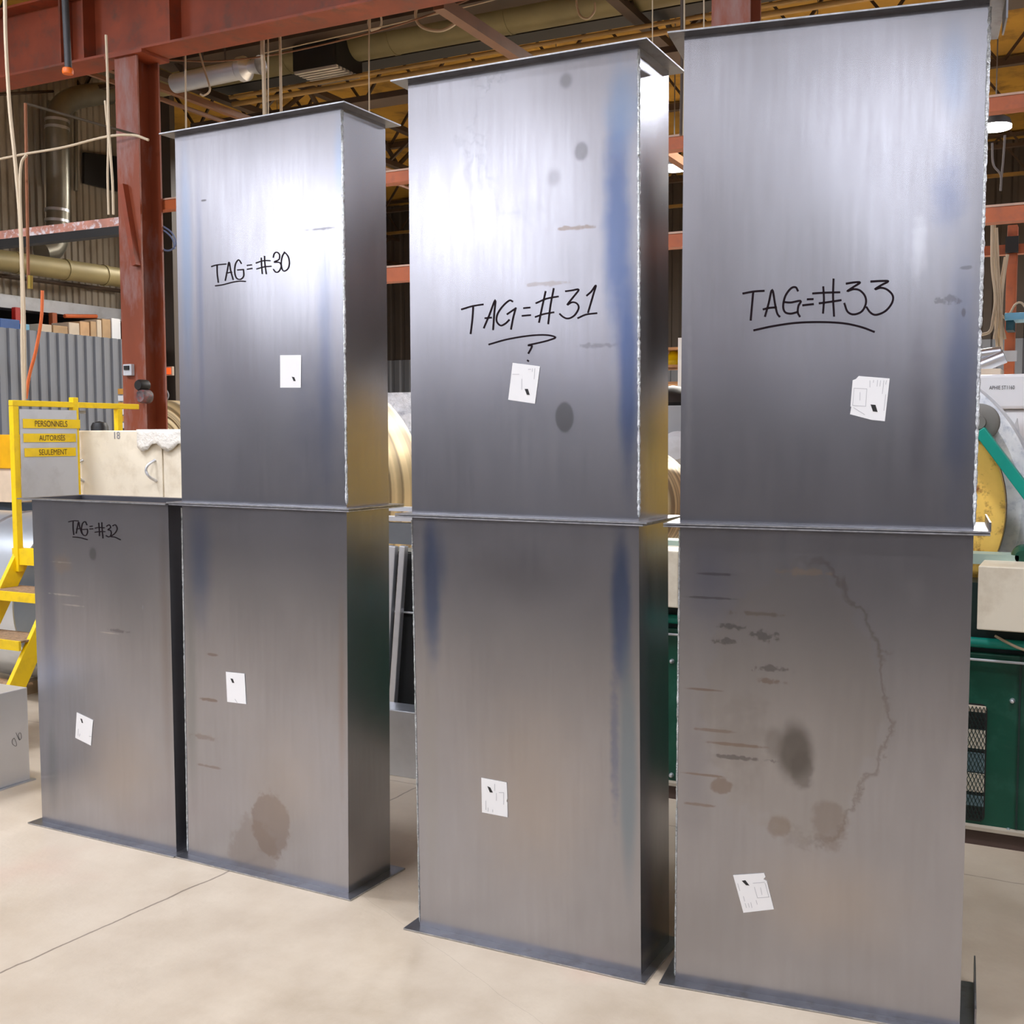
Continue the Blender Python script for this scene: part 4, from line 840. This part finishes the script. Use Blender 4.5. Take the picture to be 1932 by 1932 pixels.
# conduit beside the column and coiled cord
drop('conduit', [(294, 80), (294, 200), (296, 390)], 7.55, .011, M('dull_conduit', (.35, .30, .22), .5, .3), 'pale conduit standing right of the red column, above the beam', 'pipe')
drop('conduit', [(289, 85), (290, 200), (292, 385)], 7.56, .018, steelk, 'dark conduit right of the red column, above the beam', 'pipe')
drop('conduit', [(295, 415), (297, 500), (299, 720)], 7.6, .014, cablec, 'pale conduit below the beam, right of the red column', 'pipe')
drop('conduit', [(301, 420), (303, 560), (300, 715)], 7.62, .006, cablec, 'thin cord below the beam, right of the red column')
drop('coiled_cord', [(305, 425), (325, 440), (332, 460), (322, 472), (308, 470), (303, 450), (308, 435), (325, 450), (330, 470)], 7.5, .008, M('blue_grey_cord', (.12, .15, .25), .5), 'coiled blue-grey cord hanging just left of the left stack')
drop('coiled_cord', [(300, 715), (310, 730), (318, 745), (312, 757), (300, 752), (305, 735)], 7.5, .006, M('grey_cord', (.3, .3, .3), .5), 'small coil of grey cord at the foot of the conduits')
q = onY(317, 700, 7.6); t = thing('exit_light', 'small glowing orange-red light box between the column and the left stack', 'sign light', (q.x, 7.6, q.z - .05))
MB().box((q.x - .05, 7.6, q.z - .04), (q.x + .05, 7.625, q.z + .04)).build('housing', cardl, t); MB().box((q.x - .035, 7.592, q.z - .027), (q.x + .035, 7.6, q.z + .027)).build('lit_panel', exitm, t)
for px, py, rr_, mm, lb in ((268, 727, .05, black, 'black round gauge beside the red column'), (272, 748, .06, M('cable_reel', (.16, .12, .12), .5, 0, .8, 14, (.3, .03, .02)), 'small wound reel beside the red column')):
    q = onY(px, py, 7.18); o = MB().lathe(q, (0, -1, 0), [(0, .05), (rr_ * .8, .05), (rr_, .03), (rr_, -.05), (0, -.05)], 24).build('cable_reel' if mm is not black else 'gauge', mm, None, True); recenter(o); tag(o, lb, 'reel' if mm is not black else 'gauge')

# ================================================================== LEFT WALL details (plane X = -13.5)
def wx(px, py, off=.0): return onX(px, py, WX + off)
t = thing('exhaust_pipe', 'tall dusty round pipe with elbows on the weathered left wall', 'duct', wx(105, 490, .3))
MB().tube(smooth_path([wx(205, 176, .35), wx(165, 180, .35), wx(130, 190, .35), wx(110, 215, .35), wx(108, 260, .35), wx(110, 380, .35), wx(108, 440, .35), wx(100, 468, .35), wx(78, 476, .35)], 4), .155, 20).build('duct_pipe', pipeg, t, True)
for py in (226, 240, 395, 415): MB().tube([wx(108, py, .35), wx(108, py + 5, .35)], .165, 20).build('joint_band', alu, t, True)
A, B = wx(-30, 487, .68), wx(228, 524, .68)
t = thing('horizontal_pipe', 'olive horizontal pipe along the left wall above the ledge', 'pipe', A)
MB().tube([A, B], .14, 20).build('duct_pipe', pipeo, t, True)
for f in (.2, .55, .85): q = A.lerp(B, f); MB().tube([q, q + (B - A).normalized() * .06], .15, 20).build('joint_band', pipeo, t, True)
for (a_, b_, r, lab) in (((0, 520), (228, 549), .03, 'thin lower pipe along the left wall'), ((0, 178), (100, 172), .02, 'thin dark pipe near the top of the left wall')):
    tube_thing('wall_pipe', [wx(*a_, .1), wx(*b_, .1)], r, steelk, lab, 'pipe')
vs = [wx(155, 288, .02), wx(219, 296, .02), wx(219, 362, .02), wx(155, 346, .02)]
m_ = MB(); vs2 = [v + Vector((.05, 0, 0)) for v in vs]; m_.quadmesh(vs + vs2, [(4, 5, 6, 7), (0, 1, 5, 4), (1, 2, 6, 5), (2, 3, 7, 6), (3, 0, 4, 7)])
struct(m_.build('window_1', black), 'dark opening in the weathered left wall')
for (px, y0, y1) in ((93, 190, 350), (143, 212, 360)):
    tube_thing('wall_conduit', [wx(px, y0, .08), wx(px, y1, .08)], .03, pipeg, 'slim vertical conduit %s the tall pipe on the left wall' % ('left of' if px < 100 else 'right of'), 'pipe')
# thin rusty pipe frame in front of the wall
tube_thing('gas_pipe', [onY(48, 195, 6.6), onY(262, 256, 7.215)], .011, M('dark_pipe', (.07, .05, .03), .5), 'thin dark pipe slanting down to the red column', 'pipe')
tube_thing('gas_pipe', [onY(48, 195, 6.55), onY(50, 330, 6.55), onY(54, 545, 6.55)], .013, rustpipe, 'thin rusty pipe dropping at the far left', 'pipe')
q = onY(57, 545, 6.55); o = MB().tube([q, onY(57, 520, 6.55)], .022, 10).build('hose_coupling', M('brass', (.4, .28, .06), .4, .7), None, True); recenter(o); tag(o, 'brass coupling at the end of the rusty pipe', 'coupling')
tube_thing('hanging_cable', smooth_path([onY(a, b, 6.3) for a, b in ((0, 300), (50, 290), (120, 278), (200, 258), (250, 255), (280, 264))]), .010, cablec, 'pale cable draped across to the red column', 'cable')
for i, pts in enumerate(([(9, -10), (11, 80), (18, 200), (28, 300), (38, 420), (42, 540), (43, 650), (45, 758)], [(50, 292), (40, 310), (38, 360), (42, 480), (45, 560), (47, 660), (47, 755)], [(44, 560), (41, 620), (42, 700), (44, 755)])):
    tube_thing('hanging_cable', smooth_path([onY(a, b, 4.85) for a, b in pts]), .011 if i == 0 else .008, cablec, ('long pale cable hanging down the left edge to the yellow guard', 'pale cable bent over and hanging beside the long one', 'thin cable beside the long pale one, above the yellow guard')[i], 'cable')
tube_thing('hanging_cable', smooth_path([onY(a, b, 4.95) for a, b in ((80, 548), (78, 600), (68, 660), (55, 710), (49, 752))]), .010, cableo, 'orange cord swinging down to the yellow guard', 'cable')
tube_thing('hanging_cable', smooth_path([onY(a, b, 6.0) for a, b in ((200, 66), (203, 150), (205, 240), (212, 340), (214, 405))]), .009, cablec, 'pale cable hanging left of the red column, nearer the wall', 'cable')
tube_thing('hanging_cable', smooth_path([onY(a, b, 6.1) for a, b in ((198, 190), (204, 260), (203, 330), (205, 405))]), .008, cablec, 'thin pale cable beside the one left of the red column', 'cable')
q = onY(128, 135, 6.5); t = thing('drop_pole', 'black drop pole with an orange end cap at the upper left', 'pole', q)
MB().tube([onY(121, -40, 6.5), onY(129, 132, 6.5)], .028, 14).build('pole', darkgrey, t, True)
MB().lathe(q - Vector((0, 0, .02)), (0, 0, 1), [(0, 0), (.04, .0), (.045, .02), (.04, .045), (0, .045)], 16).build('end_cap', M('orange_cap', (.9, .17, .01), .4), t, True)
# boxes and blue bundle stored on the partition top (z = ztop)
def stored(px0, px1, py, mat, name, lab, cat, X=-12.9, group=None):
    a, b = onX(px0, 620, X), onX(px1, 620, X); zt = max(onX(px1, py, X).z, ztop + .05)
    return box_thing(name, (X - .35, a.y, ztop - .02), (X, b.y, zt), mat, lab, cat, group, .01)
for i, (p1, p2, py, mm, lb) in enumerate(((0, 38, 604, blue, 'blue wrapped bundle on top of the grey partition at the far left'), (42, 56, 612, bluel, 'small pale blue bundle on top of the grey partition'), (74, 98, 613, cardl, 'first low cardboard box on the grey partition from the left'), (100, 128, 616, card, 'second cardboard box on the grey partition from the left'),
        (130, 150, 610, cardl, 'third cardboard box on the grey partition from the left'), (151, 169, 608, M('orange_card', (.62, .38, .2), .8), 'orange-brown carton on the grey partition'), (171, 182, 607, card, 'narrow brown carton right of the orange-brown one'), (183, 192, 604, cardl, 'narrow pale carton on the grey partition'), (193, 209, 603, card, 'brown carton beside the white box on the partition'), (211, 228, 602, white, 'white box at the right end of the grey partition'))):
    stored(p1, p2, py, mm, 'storage_box' if i > 1 else 'wrapped_bundle', lb, 'box' if i > 1 else 'bundle')
q1, q2 = onX(122, 603, -13.32), onX(182, 597, -13.32)
tube_thing('orange_bar', [q1 + Vector((0, 0, .05)), q2], .03, cableo, 'orange bar lying above the cartons on the grey partition', 'bar')
q = onX(129, 600, -13.1); box_thing('orange_post', (-13.45, q.y - .04, ztop - .02), (-13.37, q.y + .04, zl0), orange_red, 'orange post between ledge and partition top', 'post')
q = onX(60, 600, -13.1); box_thing('red_cylinder', (-13.45, q.y - .04, ztop - .02), (-13.37, q.y + .04, ztop + .4), M('bright_red', (.6, .03, .02), .4), 'upright red cylinder on the partition near the left', 'cylinder')
# stack of orange-brown trays beside column base
for i in range(6):
    z = 1.86 + i * .075; a = onY(221, 700, 9.0)
    box_thing('parts_tray', (a.x, 9.0, z), (a.x + .35, 9.3, z + .06), (M('tray_orange', (.7, .33, .06), .6) if i % 2 else white), ('lowest', 'second lowest', 'third lowest', 'third highest', 'second highest', 'topmost')[i] + ' tray of the orange and white pile left of the red column', 'tray', None, .003)
a = onY(221, 700, 9.0); box_thing('tray_stand', (a.x - .02, 8.98, 0), (a.x + .4, 9.32, 1.86), darkgrey, 'dark stand carrying the pile of trays left of the red column', 'stand')

# ================================================================== YELLOW GUARD AND STAIRS
GX = -5.9
t = thing('safety_guard', 'yellow guard rail with a grey warning panel at the left', 'guard rail', (GX, 5.1, 0))
yA, yB, yC, yD = onX(30, 900, GX).y, onX(143, 900, GX).y, onX(262, 900, GX).y, onX(226, 900, GX).y
zt = onX(85, 757, GX).z
MB().box((GX - .02, yA - .02, .95), (GX + .02, yA + .02, zt - .036)).build('post', yellow, t, False, .003)
MB().box((GX - .021, yB - .02, 0), (GX + .021, yB + .02, zt + .03)).build('post', yellow, t, False, .003)
MB().box((GX - .02, yD - .02, 0), (GX + .02, yD + .02, zt - .036)).build('post', yellow, t, False, .003)
MB().box((GX - .02, yA - .02, zt - .035), (GX + .02, yC, zt)).build('top_rail', yellow, t, False, .003)
zp = onX(90, 773, GX + .02).z; zq = onX(90, 942, GX + .02).z
pn = MB().box((GX + .022, onX(34, 850, GX).y, zq), (GX + .026, onX(141, 850, GX).y, zp)).build('warning_panel', lgrey, t)
MB().box((GX - .03, onX(34, 800, GX).y, zp - .02), (GX - .026, onX(168, 800, GX).y, zp)).build('panel_edge', grey, t)
for px0, px1, y0, y1, tx, ta, tb in ((44, 151, 791, 808, 'PERSONNELS', 66, 127), (45, 143, 818, 834, 'AUTORIS\u00c9S', 73, 122), (47, 143, 845, 861, 'SEULEMENT', 72, 125)):
    X = GX + .03; pm = (px0 + px1) / 2; a = onX(px0, y1, X); b = onX(px1, y0, X); zc0 = onX(pm, y1, X).z; zc1 = onX(pm, y0, X).z
    s_ = MB().box((X - .003, a.y, zc0), (X, b.y, zc1)).build('label_strip', yellow, pn); 
    e0, e1 = onX(ta, 800, X + .001), onX(tb, 800, X + .001); h = zc1 - zc0
    tm = text_mesh(tx, (X + .001, e0.y, zc0 + h * .17), (0, 1, 0), (0, 0, 1), h * (.66 if '\u00c9' not in tx else .80), M('sign_ink', (.10, .05, .01), .6), 'lettering', t, e1.y - e0.y, .0008, 0.004 if tx[0] != 'S' else 0)
# stairs
t = thing('access_stairs', 'yellow steel steps leading up beside the warning panel', 'stairs', (-5.75, 4.6, 0))
P1 = onX(42, 1048, -5.92); P2 = onX(12, 1112, -5.92); d = P2 - P1; P3 = P1 + d * ((P1.z) / (P1.z - P2.z))
MB().bar(P1, P3, .03, .11, Vector((0, 1, 0))).build('stringer', yellow, t, False, .003)
sh = Vector((.44, 0, 0)); MB().bar(P1 + sh, P3 + sh, .03, .11, Vector((0, 1, 0))).build('stringer', yellow, t, False, .003)
MB().bar((-5.94, P1.y - .03, P1.z), (-5.46, P1.y - .03, P1.z), .05, .1).build('front_edge', yellow, t)
MB().box((-5.95, P1.y, P1.z - .03), (-5.45, P1.y + .4, P1.z + .01)).build('platform', M('rusty_grating', (.35, .22, .12), .7, .2, .4, 30, (.08, .04, .02)), t)
for zz in (.86, .61, .36, .11):
    yy = P1.y + d.y * ((P1.z - zz) / (P1.z - P2.z)); a = MATS['rusty_grating']
    MB().box((-6.0, yy - .12, zz - .012), (-5.47, yy + .1, zz)).build('tread', a, t); MB().box((-6.0, yy - .135, zz - .055), (-5.47, yy - .12, zz)).build('tread_nosing', yellow, t)
for xx in (-5.93, -5.48): MB().box((xx - .02, P1.y + .34, 0), (xx + .02, P1.y + .38, P1.z - .03)).build('leg', yellow, t)

# cream cabinet marked 18
CY = 5.15
a = onY(146, 811, CY); b = onY(420, 815, CY); ztc = onY(250, 812, CY).z
t = thing('cream_cabinet', 'cream metal cabinet with two bar handles, marked 18', 'cabinet', ((a.x + b.x) / 2, CY + .3, 0))
MB().box((a.x, CY + .012, .1), (b.x, CY + .22, ztc)).build('cabinet_body', cream, t, False, .004)
MB().box((a.x, CY + .03, 0), (b.x, CY + .2, .1)).build('plinth', black, t)
xs = onY(307, 870, CY).x
MB().box((a.x + .01, CY, .4), (xs - .006, CY + .012, ztc - .005)).build('cabinet_door', cream, t, False, .003)
MB().box((xs + .006, CY, .4), (b.x - .01, CY + .012, ztc - .005)).build('cabinet_door', cream, t, False, .003)
for px in (154, 291):
    q0, q1 = onY(px + 2, 868, CY), onY(px + 4, 908, CY)
    MB().tube(smooth_path([q0, q0 + Vector((-.015, -.045, -.03)), Vector(((q0.x + q1.x) / 2 - .025, CY - .055, (q0.z + q1.z) / 2)), q1 + Vector((-.012, -.045, .03)), q1]), .009, 10).build('handle', alu, t, True)
q = onY(216, 828, CY); text_mesh('18', (q.x, CY - .001, q.z), (1, 0, 0), (0, 0, 1), .045, M('grey_ink', (.2, .2, .22), .6), 'number', t, .05, 0.001)
# crumpled film over the cabinet corner
m_ = MB(); qa = onY(262, 812, CY); qb = onY(420, 815, CY); N = 16
rn = random.Random(5)
for j in range(5):
    for i in range(N + 1): 
        x = qa.x + (qb.x - qa.x) * i / N; m_.v.append((x, CY - .012 - rn.uniform(0, .012), ztc + .006 - j * .028 * (1 + .25 * math.sin(i * 1.3)) ))
for j in range(4):
    for i in range(N): m_.f.append((j * (N + 1) + i, j * (N + 1) + i + 1, (j + 1) * (N + 1) + i + 1, (j + 1) * (N + 1) + i))
o = m_.build('crumpled_sheet', M('pale_sheet', (.84, .80, .72), .35, 0, .08, 12, bump=.5), None, True)
so = o.modifiers.new('s', 'SOLIDIFY'); so.thickness = .002; recenter(o); tag(o, 'crumpled pale sheet taped over the top of the cream cabinet', 'sheet')
# yellow-and-cream machine at the far left edge
a = onY(-60, 820, 6.6); b = onY(26, 820, 6.6)
t = thing('feeder_machine', 'yellow and cream machine at the far left edge behind the guard', 'machine', ((a.x + b.x) / 2, 7.0, 0))
za, zb, zc, zd = (onY(10, y_, 6.6).z for y_ in (820, 884, 948, 1000))
MB().box((a.x, 6.6, zb), (b.x, 7.2, za)).build('yellow_hood', M('amber', (.85, .42, .0), .45), t, False, .006)
MB().box((a.x, 6.62, zc), (b.x, 7.2, zb)).build('cream_panel', M('peach', (.78, .60, .42), .5), t, False, .004)
MB().box((a.x, 6.66, .5), (b.x + .35, 7.2, zc)).build('dark_base', M('slate', (.03, .04, .05), .5), t)
MB().box((a.x, 6.7, 0), (b.x + .3, 7.2, .5)).build('plinth', black, t)
# round grey-white thing under the guard: large lying duct
t = thing('round_duct', 'large shiny round duct lying on the floor behind the yellow steps', 'duct', (-7.4, 5.45, 0))
cz = .66; x0, x1 = -9.0, -6.25
MB().lathe((x0, 5.45, cz), (1, 0, 0), [(.57, 0), (.58, 0), (.58, x1 - x0), (.57, x1 - x0), (.57, 0)], 72).build('duct_body', M('shiny_zinc', (.70, .75, .80), .28, .75, .08, 2), t, True)
for x in (-8.6, -7.7, -6.8): MB().lathe((x, 5.45, cz), (1, 0, 0), [(.58, 0), (.588, .01), (.588, .03), (.58, .04)], 72).build('seam_rib', galv, t, True)
for x in (-8.8, -6.6):
    MB().box((x - .05, 4.95, 0), (x + .05, 5.95, .085)).build('skid', wood, t)
# black round thing behind guard
q = onY(188, 805, 7.3); o = MB().lathe(q - Vector((0, 0, .0)), (0, 0, 1), [(.07, -q.z), (.075, 0), (.06, .035), (0, .05)], 24).build('motor_cap', black, None, True); recenter(o); tag(o, 'small black rounded cap behind the cream cabinet', 'machine part')
